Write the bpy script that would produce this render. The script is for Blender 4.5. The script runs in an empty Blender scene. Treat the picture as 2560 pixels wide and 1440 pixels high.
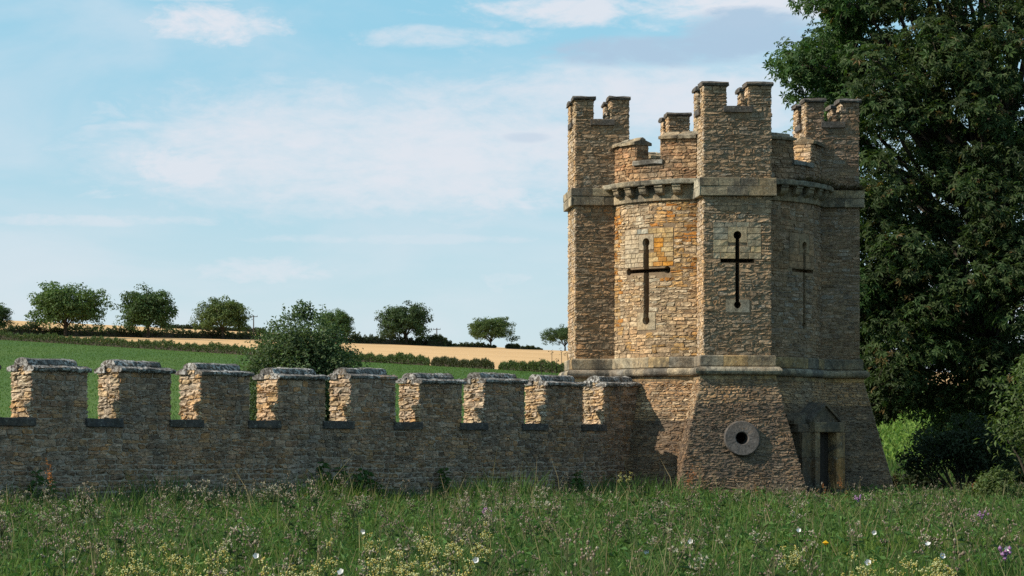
import bpy, bmesh, math, random
import numpy as np
from mathutils import Vector

random.seed(11)
RNG = np.random.default_rng(11)
R_ = math.radians
scene = bpy.context.scene
COL = scene.collection

# ------------------------------------------------------------------ camera
F = 6500.0            # focal length in photograph pixels (2560 wide)
HY = 1125.0           # eye-level line in the photograph
CZ = 1.55             # eye height
cam_d = bpy.data.cameras.new('camera')
cam_d.sensor_width = 36.0
cam_d.lens = F / 2560.0 * 36.0
cam_d.shift_y = (HY - 720.0) / 2560.0
cam_d.clip_start = 0.5
cam_d.clip_end = 20000
cam = bpy.data.objects.new('camera', cam_d)
COL.objects.link(cam)
cam.location = (0, 0, CZ)
cam.rotation_euler = (R_(90), 0, 0)
scene.camera = cam

# ------------------------------------------------------------------ sun, sky, exposure
BETA, ELEV = R_(15), R_(37)
sun_to = Vector((-math.cos(BETA) * math.cos(ELEV), -math.sin(BETA) * math.cos(ELEV), math.sin(ELEV)))
sd = bpy.data.lights.new('sun', 'SUN')
sd.energy = 5.0
sd.angle = R_(0.55)
sd.color = (1.0, 0.90, 0.76)
so = bpy.data.objects.new('sun', sd)
COL.objects.link(so)
so.rotation_euler = sun_to.to_track_quat('Z', 'Y').to_euler()
so.location = (-40, -20, 60)

scene.view_settings.view_transform = 'Standard'
scene.view_settings.look = 'None'
scene.view_settings.exposure = 0.28
scene.view_settings.gamma = 1.0
scene.view_settings.use_curve_mapping = False
scene.cycles.use_denoising = False

world = bpy.data.worlds.new('World')
scene.world = world
world.use_nodes = True


class NT:
    """small helper around a node tree"""
    def __init__(self, tree):
        self.t = tree
        self.n = tree.nodes
        self.l = tree.links

    def new(self, typ, **kw):
        nd = self.n.new(typ)
        for k, v in kw.items():
            setattr(nd, k, v)
        return nd

    def put(self, sock, v):
        if v is None:
            return
        if hasattr(v, 'is_output') or isinstance(v, bpy.types.NodeSocket):
            self.l.new(v, sock)
        else:
            if hasattr(sock.default_value, '__len__') and not hasattr(v, '__len__'):
                v = [v] * len(sock.default_value)
            if hasattr(sock.default_value, '__len__') and len(sock.default_value) == 4 and len(v) == 3:
                v = tuple(v) + (1,)
            sock.default_value = v

    def m(self, op, a, b=None, c=None, clamp=False):
        nd = self.new('ShaderNodeMath', operation=op)
        nd.use_clamp = clamp
        for s, v in zip(nd.inputs, (a, b, c)):
            self.put(s, v)
        return nd.outputs[0]

    def vm(self, op, a, b=None):
        nd = self.new('ShaderNodeVectorMath', operation=op)
        self.put(nd.inputs[0], a)
        if b is not None:
            self.put(nd.inputs[1], b)
        return nd.outputs[0]

    def noise(self, vec, scale, detail=4, rough=0.55, dist=0.0, out='Fac'):
        nd = self.new('ShaderNodeTexNoise')
        if vec is not None:
            self.l.new(vec, nd.inputs['Vector'])
        nd.inputs['Scale'].default_value = scale
        nd.inputs['Detail'].default_value = detail
        nd.inputs['Roughness'].default_value = rough
        nd.inputs['Distortion'].default_value = dist
        return nd.outputs[out]

    def ramp(self, v, a, b, lo=0.0, hi=1.0, smooth=True):
        nd = self.new('ShaderNodeMapRange')
        nd.interpolation_type = 'SMOOTHSTEP' if smooth else 'LINEAR'
        nd.clamp = True
        self.put(nd.inputs[0], v)
        for i, x in enumerate((a, b, lo, hi)):
            self.put(nd.inputs[i + 1], x)
        return nd.outputs[0]

    def mix(self, f, a, b, blend='MIX'):
        nd = self.new('ShaderNodeMix', data_type='RGBA', blend_type=blend)
        self.put(nd.inputs[0], f)
        self.put(nd.inputs[6], a)
        self.put(nd.inputs[7], b)
        return nd.outputs[2]


def build_world():
    nt = NT(world.node_tree)
    nt.n.clear()
    out = nt.new('ShaderNodeOutputWorld')
    bg = nt.new('ShaderNodeBackground')
    bg.inputs[1].default_value = 0.1
    nt.l.new(bg.outputs[0], out.inputs[0])
    sky = nt.new('ShaderNodeTexSky', sky_type='NISHITA')
    sky.sun_disc = False
    sky.sun_elevation = ELEV
    sky.sun_rotation = math.atan2(sun_to.x, sun_to.y) % (2 * math.pi)
    sky.air_density = 1.0
    sky.dust_density = 0.6
    sky.ozone_density = 3.0
    tc = nt.new('ShaderNodeTexCoord')
    d = tc.outputs['Generated']
    flat = nt.vm('MULTIPLY', d, (1.0, 1.0, 2.6))
    n1 = nt.noise(flat, 26, 8, 0.62, 0.5)
    n2 = nt.noise(flat, 90, 7, 0.65, 0.3)
    sep = nt.new('ShaderNodeSeparateXYZ')
    nt.l.new(d, sep.inputs[0])
    x, z = sep.outputs[0], sep.outputs[2]
    zz = nt.m('ABSOLUTE', z)
    pale = nt.mix(nt.ramp(zz, 0.0, 0.2), SKY_LOW, SKY_HIGH)
    pale = nt.mix(nt.ramp(zz, 0.2, 0.9), pale, SKY_TOP)
    skyc = nt.mix(0.75, sky.outputs[0], pale)
    # thin veil over the whole sky, thicker towards the horizon
    n0 = nt.noise(flat, 8, 6, 0.55, 0.4)
    veil = nt.m('MULTIPLY', nt.ramp(n0, 0.40, 0.72), 0.36)
    hor = nt.ramp(zz, 0.10, 0.0, 0.0, 0.25)
    fac = nt.m('ADD', veil, hor, clamp=True)
    # wispy patches everywhere
    w = nt.m('MULTIPLY', nt.ramp(n1, 0.56, 0.78), 0.45)
    fac = nt.m('MAXIMUM', fac, w)
    wob = nt.m('MULTIPLY', nt.m('SUBTRACT', n1, 0.5), 3.6)
    wob = nt.m('ADD', wob, nt.m('MULTIPLY', nt.m('SUBTRACT', n2, 0.5), 1.7))

    def blob(px, py, rx, ry, k, soft=1.5, calm=1.0):
        x0, z0 = (px - 1280) / F, (HY - py) / F
        dx = nt.m('DIVIDE', nt.m('SUBTRACT', x, x0), rx / F)
        dz = nt.m('DIVIDE', nt.m('SUBTRACT', z, z0), ry / F)
        r2 = nt.m('ADD', nt.m('MULTIPLY', dx, dx), nt.m('MULTIPLY', dz, dz))
        r2 = nt.m('ADD', r2, nt.m('MULTIPLY', wob, 0.5 if rx > 500 else calm))
        return nt.m('MULTIPLY', nt.ramp(r2, 1.25, 1.25 - soft), k)
    for b in CLOUDS:
        fac = nt.m('MAXIMUM', fac, blob(*b))
    gcol = nt.mix(n1, (6.5, 6.55, 7.05), (7.2, 7.05, 7.4))
    c = nt.mix(fac, skyc, gcol)
    for b in GREYS:
        c = nt.mix(blob(*b), c, (3.5, 4.8, 6.1))
    nt.l.new(c, bg.inputs[0])


SKY_LOW, SKY_HIGH, SKY_TOP = (5.2, 6.6, 7.15), (2.5, 5.6, 7.1), (2.4, 4.5, 6.5)
CLOUDS = [(540, 85, 200, 55, 0.85), (420, 8, 330, 22, 0.6), (1120, 108, 230, 30, 0.55), (1420, 40, 330, 38, 0.8),
          (1840, 40, 360, 70, 0.85), (1700, 260, 640, 130, 0.8), (1000, 380, 900, 200, 0.8), (480, 420, 170, 75, 0.75),
          (1300, 490, 320, 50, 0.7), (960, 512, 170, 26, 0.6), (640, 680, 240, 36, 0.55), (760, 480, 420, 70, 0.45),
          (1280, 350, 60, 12, 0.2), (250, 560, 330, 20, 0.5), (980, 600, 380, 16, 0.4), (330, 330, 160, 22, 0.5)]
GREYS = [(1690, 140, 330, 42, 0.95, 1.0, 0.7), (1850, 95, 190, 56, 0.95, 1.0, 0.7), (1310, 350, 62, 14, 0.4)]
build_world()

# ------------------------------------------------------------------ generic helpers


def tag(o, label=None, cat=None, group=None, kind=None):
    if label:
        o['label'] = label
    if cat:
        o['category'] = cat
    if group:
        o['group'] = group
    if kind:
        o['kind'] = kind
    return o


def empty(name, loc=(0, 0, 0), parent=None):
    o = bpy.data.objects.new(name, None)
    o.empty_display_size = 0.3
    COL.objects.link(o)
    o.location = loc
    if parent:
        o.parent = parent
    return o


def link(name, mesh, mat=None, parent=None):
    o = bpy.data.objects.new(name, mesh)
    COL.objects.link(o)
    if mat is not None and not mesh.materials:
        mesh.materials.append(mat)
    if parent is not None:
        o.parent = parent
        o.matrix_parent_inverse = parent_inv(parent)
    return o


_PI = {}


def parent_inv(p):
    from mathutils import Matrix
    return Matrix.Translation(-Vector(p.location))


def np_mesh(name, V, Fc, col=None, smooth=False):
    V = np.asarray(V, dtype=np.float32)
    Fc = np.asarray(Fc, dtype=np.int32)
    me = bpy.data.meshes.new(name)
    me.vertices.add(len(V))
    me.vertices.foreach_set('co', V.ravel())
    m, k = Fc.shape
    me.loops.add(m * k)
    me.loops.foreach_set('vertex_index', Fc.ravel())
    me.polygons.add(m)
    me.polygons.foreach_set('loop_start', np.arange(0, m * k, k, dtype=np.int32))
    me.polygons.foreach_set('use_smooth', np.full(m, bool(smooth)))
    me.update(calc_edges=True)
    if col is not None:
        a = me.attributes.new('col', 'FLOAT_COLOR', 'POINT')
        c4 = np.ones((len(V), 4), dtype=np.float32)
        c4[:, :3] = col
        a.data.foreach_set('color', c4.ravel())
    return me


def py_mesh(name, V, Fc, col=None, smooth=False, recalc=True):
    me = bpy.data.meshes.new(name)
    me.from_pydata([tuple(map(float, v)) for v in V], [], Fc)
    if recalc:
        bm = bmesh.new()
        bm.from_mesh(me)
        bmesh.ops.recalc_face_normals(bm, faces=bm.faces)
        bm.to_mesh(me)
        bm.free()
    me.polygons.foreach_set('use_smooth', np.full(len(me.polygons), bool(smooth)))
    if col is not None:
        a = me.attributes.new('col', 'FLOAT_COLOR', 'POINT')
        c4 = np.ones((len(me.vertices), 4), dtype=np.float32)
        c4[:, :3] = col
        a.data.foreach_set('color', c4.ravel())
    return me


def px_to(px, Y):
    return (px - 1280.0) * Y / F


def z_at(py, Y):
    return CZ + (HY - py) * Y / F


# ------------------------------------------------------------------ materials

def new_mat(name):
    m = bpy.data.materials.new(name)
    m.use_nodes = True
    nt = NT(m.node_tree)
    nt.n.clear()
    out = nt.new('ShaderNodeOutputMaterial')
    return m, nt, out


def bsdf(nt, out, col, rough=0.9, bump=None, bstr=0.5, bdist=0.02, spec=0.2):
    b = nt.new('ShaderNodeBsdfPrincipled')
    nt.put(b.inputs['Base Color'], col)
    b.inputs['Roughness'].default_value = rough
    b.inputs['Specular IOR Level'].default_value = spec
    if bump is not None:
        bp = nt.new('ShaderNodeBump')
        bp.inputs['Strength'].default_value = bstr
        bp.inputs['Distance'].default_value = bdist
        nt.l.new(bump, bp.inputs['Height'])
        nt.l.new(bp.outputs[0], b.inputs['Normal'])
    nt.l.new(b.outputs[0], out.inputs[0])
    return b


def pos(nt):
    return nt.new('ShaderNodeNewGeometry').outputs['Position']


def attr(nt):
    a = nt.new('ShaderNodeAttribute')
    a.attribute_name = 'col'
    return a.outputs['Color']


def mat_stone(name, lichen=0.35, lcol=(0.42, 0.41, 0.37), stain=0.35, spots=0.5, bstr=0.7, lth=0.56):
    m, nt, out = new_mat(name)
    p = pos(nt)
    c = attr(nt)
    big = nt.noise(p, 0.75, 4, 0.6, 0.4)
    c = nt.mix(1.0, c, nt.mix(nt.ramp(big, 0.36, 0.64), (1.12, 1.0, 0.86), (0.90, 0.93, 0.95)), 'MULTIPLY')
    n1 = nt.noise(p, 7, 6, 0.65)
    c = nt.mix(1.0, c, nt.ramp(n1, 0.28, 0.72, 0.55, 1.45, False), 'MULTIPLY')
    n9 = nt.noise(p, 21, 5, 0.7)
    c = nt.mix(1.0, c, nt.ramp(n9, 0.3, 0.7, 0.6, 1.4, False), 'MULTIPLY')
    warm = nt.noise(p, 3.1, 4, 0.6)
    c = nt.mix(nt.ramp(warm, 0.55, 0.75, 0, 0.35), c, (0.36, 0.21, 0.09))
    st = nt.noise(p, 1.3, 7, 0.72, 0.6)
    c = nt.mix(nt.ramp(st, 0.44, 0.66, 0, stain), c, (0.055, 0.05, 0.042))
    l1 = nt.noise(p, 15, 7, 0.75)
    l2 = nt.noise(p, 2.2, 3, 0.5)
    lf = nt.m('MULTIPLY', nt.ramp(l1, lth, lth + 0.08), nt.ramp(l2, 0.35, 0.65, 0.25, 1.0))
    c = nt.mix(nt.m('MULTIPLY', lf, lichen), c, lcol)
    s1 = nt.noise(p, 30, 5, 0.7)
    c = nt.mix(nt.m('MULTIPLY', nt.ramp(s1, 0.58, 0.66), spots), c, (0.05, 0.045, 0.04))
    b1 = nt.noise(p, 24, 8, 0.78)
    bsdf(nt, out, c, 0.93, b1, bstr, 0.035, 0.15)
    return m


def mat_plain(name, col, var=0.3, scale=8, rough=0.9, bstr=0.3, use_attr=False, bscale=40):
    m, nt, out = new_mat(name)
    p = pos(nt)
    base = attr(nt) if use_attr else col
    n = nt.noise(p, scale, 6, 0.65)
    c = nt.mix(1.0, base, nt.ramp(n, 0.25, 0.75, 1 - var, 1 + var, False), 'MULTIPLY')
    bsdf(nt, out, c, rough, nt.noise(p, bscale, 5, 0.65), bstr, 0.02, 0.15)
    return m


def mat_leaf(name, trans=0.35, rough=0.6, spec=0.25):
    m, nt, out = new_mat(name)
    c = attr(nt)
    b = nt.new('ShaderNodeBsdfPrincipled')
    nt.l.new(c, b.inputs['Base Color'])
    b.inputs['Roughness'].default_value = rough
    b.inputs['Specular IOR Level'].default_value = spec
    t = nt.new('ShaderNodeBsdfTranslucent')
    tc = nt.mix(1.0, c, (1.15, 1.25, 0.6), 'MULTIPLY')
    nt.l.new(tc, t.inputs[0])
    mx = nt.new('ShaderNodeMixShader')
    mx.inputs[0].default_value = trans
    nt.l.new(b.outputs[0], mx.inputs[1])
    nt.l.new(t.outputs[0], mx.inputs[2])
    nt.l.new(mx.outputs[0], out.inputs[0])
    return m


M = {}
M['rubble'] = mat_stone('tower_rubble', 0.5, (0.56, 0.50, 0.40), 0.4, 0.75, 1.0)
M['base'] = mat_stone('base_rubble', 0.8, (0.47, 0.42, 0.36), 0.6, 0.9, 1.0, 0.59)
M['wallst'] = mat_stone('wall_rubble', 0.8, (0.46, 0.40, 0.345), 0.55, 0.95, 0.8, 0.54)
M['ashlar'] = mat_stone('ashlar', 0.3, (0.40, 0.345, 0.255), 0.25, 0.3, 0.6)
M['dressed'] = mat_stone('dressed_stone', 0.65, (0.48, 0.45, 0.37), 0.85, 0.7, 0.7)
M['coping'] = mat_stone('coping_stone', 0.85, (0.58, 0.56, 0.52), 0.6, 0.75, 0.8, 0.475)
M['mortar'] = mat_plain('mortar', (0.22, 0.155, 0.095), 0.4, 6, 0.95, 0.8)
M['mortar_w'] = mat_plain('wall_mortar', (0.34, 0.28, 0.22), 0.45, 5, 0.95, 0.8)
M['mortar_b'] = mat_plain('base_mortar', (0.17, 0.125, 0.085), 0.45, 6, 0.95, 0.8)
M['mill'] = mat_stone('millstone_grit', 0.3, (0.3, 0.29, 0.28), 0.3, 0.6, 0.5)
M['wood'] = mat_plain('weathered_wood', (0.035, 0.027, 0.022), 0.4, 14, 0.8, 0.4)
M['bark'] = mat_plain('bark', (0.055, 0.045, 0.034), 0.5, 6, 0.95, 0.9, bscale=14)
M['leaf'] = mat_leaf('leaf')
M['herb'] = mat_leaf('herb', 0.3, 0.7, 0.15)
M['petal'] = mat_plain('petal', (0.60, 0.60, 0.58), 0.05, 30, 0.6, 0.1)
M['iron'] = mat_plain('pole_timber', (0.06, 0.05, 0.045), 0.3, 3)

# ------------------------------------------------------------------ terrain
PXS = np.array([-900, 0, 640, 1420, 2300, 3400], float)
Y1 = np.array([470, 420, 360, 300, 250, 230], float)
y1 = np.array([815, 849, 889, 934, 962, 985], float)
Y2 = np.array([505, 490, 575, 680, 760, 800], float)
y2 = np.array([804, 837, 849, 877, 929, 960], float)
Y3 = np.array([660, 660, 700, 730, 800, 840], float)
y3 = np.array([788, 800, 830, 879, 929, 960], float)
YB, ZB = 110.0, 0.8


def lines(px):
    f = lambda a: np.interp(px, PXS, a)
    a, b, c = f(Y1), f(Y2), f(Y3)
    return a, z_at(f(y1), a), b, z_at(f(y2), b), c, z_at(f(y3), c)


def ground_z(X, Y):
    if Y <= YB:
        t = min(max((Y - 84) / (YB - 84), 0), 1)
        return ZB * t * t * (3 - 2 * t)
    px = 1280 + F * X / Y
    a, za, b, zb, c, zc = [float(q) for q in lines(px)]
    return float(np.interp(Y, [YB, a, b, c, 1600, 6000], [ZB, za, zb, zc, zc - 30, 0]))


def band(name, mat, rows_fn, nrow, px=None):
    px = np.unique(np.concatenate([np.linspace(-9000, 12000, 90), np.linspace(-200, 2800, 120)])) if px is None else px
    V = []
    for p in px:
        (ya, za), (yb, zb) = rows_fn(p)
        t = np.linspace(0, 1, nrow)
        Y = ya + (yb - ya) * t
        Z = za + (zb - za) * t
        V.append(np.stack([px_to(p, Y), Y, Z], 1))
    V = np.concatenate(V)
    i, j = np.meshgrid(np.arange(len(px) - 1), np.arange(nrow - 1), indexing='ij')
    a = (i * nrow + j).ravel()
    Fc = np.stack([a, a + nrow, a + nrow + 1, a + 1], 1)
    o = link(name, np_mesh(name, V, Fc), mat)
    return tag(o, kind='structure')


def mat_field(name, c1, c2, c3, s1, s2, stretch=(1, 1, 1), bstr=0.6, bdist=0.15):
    m, nt, out = new_mat(name)
    p = nt.vm('MULTIPLY', pos(nt), stretch)
    n1 = nt.noise(p, s1, 5, 0.6)
    n2 = nt.noise(p, s2, 5, 0.7)
    c = nt.mix(nt.ramp(n1, 0.35, 0.65), c1, c2)
    c = nt.mix(nt.ramp(n2, 0.45, 0.7, 0, 0.6), c, c3)
    bsdf(nt, out, c, 0.95, n2, bstr, bdist, 0.1)
    return m


M['meadow'] = mat_field('meadow_soil', (0.035, 0.045, 0.018), (0.05, 0.06, 0.025), (0.06, 0.05, 0.03), 1.2, 9)
M['green'] = mat_field('green_crop', (0.056, 0.106, 0.022), (0.080, 0.128, 0.027), (0.034, 0.068, 0.016), 0.045, 2.2, (1, 0.3, 1))
M['wheat'] = mat_field('ripe_wheat', (0.54, 0.335, 0.155), (0.62, 0.39, 0.185), (0.43, 0.26, 0.12), 0.04, 0.9, (0.35, 1, 1))
M['hill'] = mat_field('far_pasture', (0.06, 0.09, 0.03), (0.09, 0.11, 0.04), (0.05, 0.06, 0.03), 0.02, 0.4)

# meadow sheet (round the camera, out to the start of the crop field)
xs = np.unique(np.concatenate([np.linspace(-178, 184, 60), np.linspace(-12, 22, 30)]))
ys = np.concatenate([np.linspace(-180, 10, 12), np.linspace(14, 110, 40)])
Vm, nx_, ny_ = [], len(xs), len(ys)
for xx in xs:
    for yy in ys:
        Vm.append((xx, yy, ground_z(xx, yy)))
ii, jj = np.meshgrid(np.arange(nx_ - 1), np.arange(ny_ - 1), indexing='ij')
aa = (ii * ny_ + jj).ravel()
tag(link('meadow_ground', np_mesh('meadow_ground', Vm, np.stack([aa, aa + ny_, aa + ny_ + 1, aa + 1], 1)), M['meadow']), kind='structure')

L6 = lambda p: [float(q) for q in lines(p)]
band('green_field', M['green'], lambda p: ((YB, ZB), (L6(p)[0], L6(p)[1])), 40)
band('wheat_field', M['wheat'], lambda p: ((L6(p)[0], L6(p)[1]), (L6(p)[2], L6(p)[3])), 10)
band('upper_wheat_field', M['wheat'], lambda p: ((L6(p)[2], L6(p)[3]), (L6(p)[4], L6(p)[5])), 10)
band('far_hill', M['hill'], lambda p: ((L6(p)[4], L6(p)[5]), (1600, L6(p)[5] - 30)), 6)
band('far_land', M['hill'], lambda p: ((1600, L6(p)[5] - 30), (9000, 0)), 4)

# ------------------------------------------------------------------ stone laying


class Stones:
    """collects the stones of one building; the 300 largest in view become objects"""
    FX = np.array([0, .035, .34, .66, .965, 1.0])
    FZ = np.array([0, .09, .5, .91, 1.0])

    def __init__(self):
        self.items = []
        GX, GZ = np.meshgrid(self.FX, self.FZ)
        self.gx, self.gz = GX.ravel(), GZ.ravel()
        self.inner = ((self.gx > 0) & (self.gx < 1) & (self.gz > 0) & (self.gz < 1))
        nx, nz = len(self.FX), len(self.FZ)
        self.faces = np.array([[j * nx + i, j * nx + i + 1, (j + 1) * nx + i + 1, (j + 1) * nx + i]
                               for j in range(nz - 1) for i in range(nx - 1)])
        self.corner = ((self.gx <= .04) | (self.gx >= .96)) & ((self.gz <= .1) | (self.gz >= .9))

    def add(self, mp, s0, s1, z0, z1, proud, col, mat, rough=0.012, tidy=False):
        w, h = s1 - s0, z1 - z0
        if w < 0.02 or h < 0.015:
            return
        n = len(self.gx)
        gx, gz = self.gx.copy(), self.gz.copy()
        if tidy:
            gx = np.where(self.gx == .035, 0.005 / w, np.where(self.gx == .965, 1 - 0.005 / w, gx))
            gz = np.where(self.gz == .09, 0.005 / h, np.where(self.gz == .91, 1 - 0.005 / h, gz))
            s = s0 + gx * w
            z = z0 + gz * h
            d = np.where(self.inner, proud, -0.01) + RNG.normal(0, 0.003, n) * self.inner
        else:
            s = s0 + gx * w + RNG.normal(0, 0.010, n) + (gz - .5) * RNG.normal(0, .022)
            z = z0 + gz * h + RNG.normal(0, 0.007, n) + (gx - .5) * RNG.normal(0, .009)
            cs, cz = (s0 + s1) / 2, (z0 + z1) / 2
            k = np.where(self.corner, RNG.uniform(0.86, 1.0, n), 1.0)
            s = cs + (s - cs) * k
            z = cz + (z - cz) * k
            d = np.where(self.inner, proud + RNG.normal(0, rough, n), -0.03)
            d = d + self.inner * (RNG.normal(0, .004) * (gx - .5) * 2 + RNG.normal(0, .006) * (gz - .5) * 2)
            z = z + 0.012 * np.sin(1.9 * s + 2.3 * z + 1.0) + 0.007 * np.sin(5.3 * s - 1.7 * z)
        V = mp(s, z, d)
        c = V[self.inner].mean(0)
        nrm = mp(np.array([(s0 + s1) / 2]), np.array([(z0 + z1) / 2]), np.array([1.0]))[0] - mp(np.array([(s0 + s1) / 2]), np.array([(z0 + z1) / 2]), np.array([0.0]))[0]
        view = Vector((-c[0], -c[1], CZ - c[2]))
        dist = view.length
        px = 1280 + F * c[0] / c[1]
        py = HY - F * (c[2] - CZ) / c[1]
        face = max(0.0, float(np.dot(nrm, view) / dist))
        area = w * h * face / dist ** 2
        if not (12 < px < 2548 and py < 1200):
            area = 0
        self.items.append((V, np.asarray(col), mat, area))

    def lay(self, mp, smin, smax, z0, z1, pal, mat, hr=(.1, .16), lr=(.2, .45), obst=(), gap=0.018, proud=0.022, rough=0.012, thin=0.15, tidy=False, end=0.0):
        fmin = smin if callable(smin) else (lambda z: smin)
        fmax = smax if callable(smax) else (lambda z: smax)
        z = z0
        while z < z1 - 0.02:
            h = random.uniform(*hr)
            if z1 - (z + h) < hr[0] * 0.8:
                h = z1 - z
            zc = z + h / 2
            a, b = fmin(zc) - end * random.random(), fmax(zc) + end * random.random()
            spans = [(a, b)]
            for (oa, ob, oza, ozb) in obst:
                if oza < z + h - 0.01 and ozb > z + 0.01:
                    ns = []
                    for (p, q) in spans:
                        if ob <= p or oa >= q:
                            ns.append((p, q))
                        else:
                            if oa > p + 0.02:
                                ns.append((p, oa))
                            if ob < q - 0.02:
                                ns.append((ob, q))
                    spans = ns
            for (p, q) in spans:
                s = p
                while s < q - 1e-4:
                    L = random.uniform(*lr)
                    if random.random() < 0.2:
                        L *= 0.55
                    if q - (s + L) < lr[0] * 0.7:
                        L = q - s
                    g = gap / 2
                    pr = proud * random.uniform(0.4, 1.5)
                    if not tidy and random.random() < thin and h > 0.09:
                        k = random.uniform(.4, .6)
                        self.add(mp, s + g, s + L - g, z + g, z + h * k - g / 2, pr, pal(s + L / 2, z), mat, rough)
                        self.add(mp, s + g, s + L - g, z + h * k + g / 2, z + h - g, proud * random.uniform(.4, 1.5), pal(s + L / 2, z + h * k), mat, rough)
                    else:
                        self.add(mp, s + g, s + L - g, z + g, z + h - g, pr if not tidy else proud, pal(s + L / 2, zc), mat, rough, tidy)
                    s += L
            z += h

    def rubble(self, mp, smin, smax, z0, z1, pal, mat, lift=(.18, .3), hs=(.05, .13), lr=(.12, .36), obst=(), gap=0.006, proud=0.011, rough=0.006, end=0.0):
        """uncoursed rubble: lifts cut into bays, each bay packed with one to four thin rows"""
        fmin = smin if callable(smin) else (lambda z: smin)
        fmax = smax if callable(smax) else (lambda z: smax)
        z = z0
        while z < z1 - 0.02:
            h = random.uniform(*lift)
            if z1 - (z + h) < lift[0] * .6:
                h = z1 - z
            zc = z + h / 2
            A, B = fmin(zc), fmax(zc)
            s = A
            while s < B - 1e-4:
                L = random.uniform(.6, 1.5)
                if B - (s + L) < .35:
                    L = B - s
                first, last = s <= A + 1e-6, s + L >= B - 1e-6
                zz = z
                while zz < z + h - 1e-4:
                    hh = random.uniform(*hs)
                    if z + h - (zz + hh) < hs[0] * .85:
                        hh = z + h - zz
                    zm = zz + hh / 2
                    a = fmin(zm) - end * random.random() if first else s
                    b = fmax(zm) + end * random.random() if last else s + L
                    self.lay(mp, a, b, zz, zz + hh, pal, mat, (hh, hh + 1e-6), (lr[0] + hh * .4, lr[1]), obst, gap, proud, rough, thin=.08)
                    zz += hh
                s += L
            z += h

    def build(self, root, n_single=300):
        order = sorted(range(len(self.items)), key=lambda i: -self.items[i][3])
        single = set(i for i in order[:n_single] if self.items[i][3] > 0)
        rest = {}
        for i, (V, c, mat, ar) in enumerate(self.items):
            if i in single:
                o = link('stone', np_mesh('stone', V, self.faces, c), mat, root)
            else:
                rest.setdefault(mat.name, []).append((V, c))
        for mn, lst in rest.items():
            n = len(self.gx)
            V = np.concatenate([q[0] for q in lst])
            Cc = np.concatenate([np.repeat(q[1][None, :], n, 0) for q in lst])
            Fc = np.concatenate([self.faces + k * n for k in range(len(lst))])
            o = link('rubble_stonework', np_mesh('rubble_stonework', V, Fc, Cc), bpy.data.materials[mn], root)
            o['kind'] = 'stuff'


def sweep(mp, prof, s0, s1, ns=1, jit=0.0, col=None, name='block', mat=None, parent=None, smooth=False, label=None):
    """closed profile [(z, d)] run along s; s0/s1 may be functions of d (mitres)"""
    f0 = s0 if callable(s0) else (lambda d: s0)
    f1 = s1 if callable(s1) else (lambda d: s1)
    k = len(prof)
    V = []
    for i in range(ns + 1):
        t = i / ns
        zz = np.array([p[0] for p in prof], float)
        dd = np.array([p[1] for p in prof], float)
        ss = np.array([f0(p[1]) * (1 - t) + f1(p[1]) * t for p in prof], float)
        if jit:
            zz = zz + RNG.normal(0, jit, k)
            dd = dd + RNG.normal(0, jit, k)
            ss = ss + RNG.normal(0, jit, k)
        V.append(mp(ss, zz, dd))
    V = np.concatenate(V)
    Fc = []
    for i in range(ns):
        for j in range(k):
            a, b = i * k + j, i * k + (j + 1) % k
            Fc.append((a, b, b + k, a + k))
    Fc.append(tuple(range(k)))
    Fc.append(tuple(range(ns * k + k - 1, ns * k - 1, -1)))
    me = py_mesh(name, V, Fc, col, smooth)
    if mat is None:
        return me
    o = link(name, me, mat, parent)
    if label:
        o['label'] = label
    return o


def box_prof(z0, z1, d0, d1, b=0.012):
    return [(z0, d0), (z0, d1 - b), (z0 + b, d1), (z1 - b, d1), (z1, d1 - b), (z1, d0)]


def mixc(a, b, t):
    return tuple(x * (1 - t) + y * t for x, y in zip(a, b))


def pal_of(cols, var=0.22, warm=0.05):
    def f(s, z):
        c = random.choice(cols)
        c = (c[0] * 1.01, c[1] * .93, c[2] * .895)
        k = random.uniform(1 - var, 1 + var)
        w = random.uniform(-warm, warm)
        return (c[0] * k * (1 + w), c[1] * k, c[2] * k * (1 - w))
    return f


CREAM, OCHRE, ORANGE = (.54, .42, .27), (.46, .29, .12), (.46, .21, .05)
TAN, BROWN, GREY, DARK = (.38, .28, .175), (.25, .175, .105), (.31, .28, .23), (.14, .115, .09)
P_FRONT = pal_of([TAN, TAN, (.36, .28, .185), (.33, .285, .21), (.31, .235, .15), (.40, .31, .2)], .14)
P_UPPER = pal_of([(.34, .265, .175), (.31, .265, .195), (.28, .21, .135), (.33, .25, .16), (.30, .24, .165)], .15)
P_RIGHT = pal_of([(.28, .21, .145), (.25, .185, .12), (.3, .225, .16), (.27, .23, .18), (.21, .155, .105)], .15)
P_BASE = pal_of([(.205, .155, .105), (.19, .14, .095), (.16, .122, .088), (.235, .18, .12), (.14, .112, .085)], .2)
P_WALL = pal_of([(.33, .24, .165), (.35, .265, .19), (.30, .205, .14), (.36, .285, .22), (.37, .235, .13), (.24, .175, .125)], .2)
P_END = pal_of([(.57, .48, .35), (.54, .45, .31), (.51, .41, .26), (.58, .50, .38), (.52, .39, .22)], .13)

# ------------------------------------------------------------------ the tower
TH = R_(5.0)
CT, ST = math.cos(TH), math.sin(TH)
TC = (5.31, 68.74)
RD, HW, AO = 2.85, 0.85, 3.75


def LW(u, v, z):
    u, v, z = np.broadcast_arrays(np.asarray(u, float), np.asarray(v, float), np.asarray(z, float))
    return np.stack([TC[0] + u * CT + v * ST, TC[1] + u * ST - v * CT, z], -1)


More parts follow.
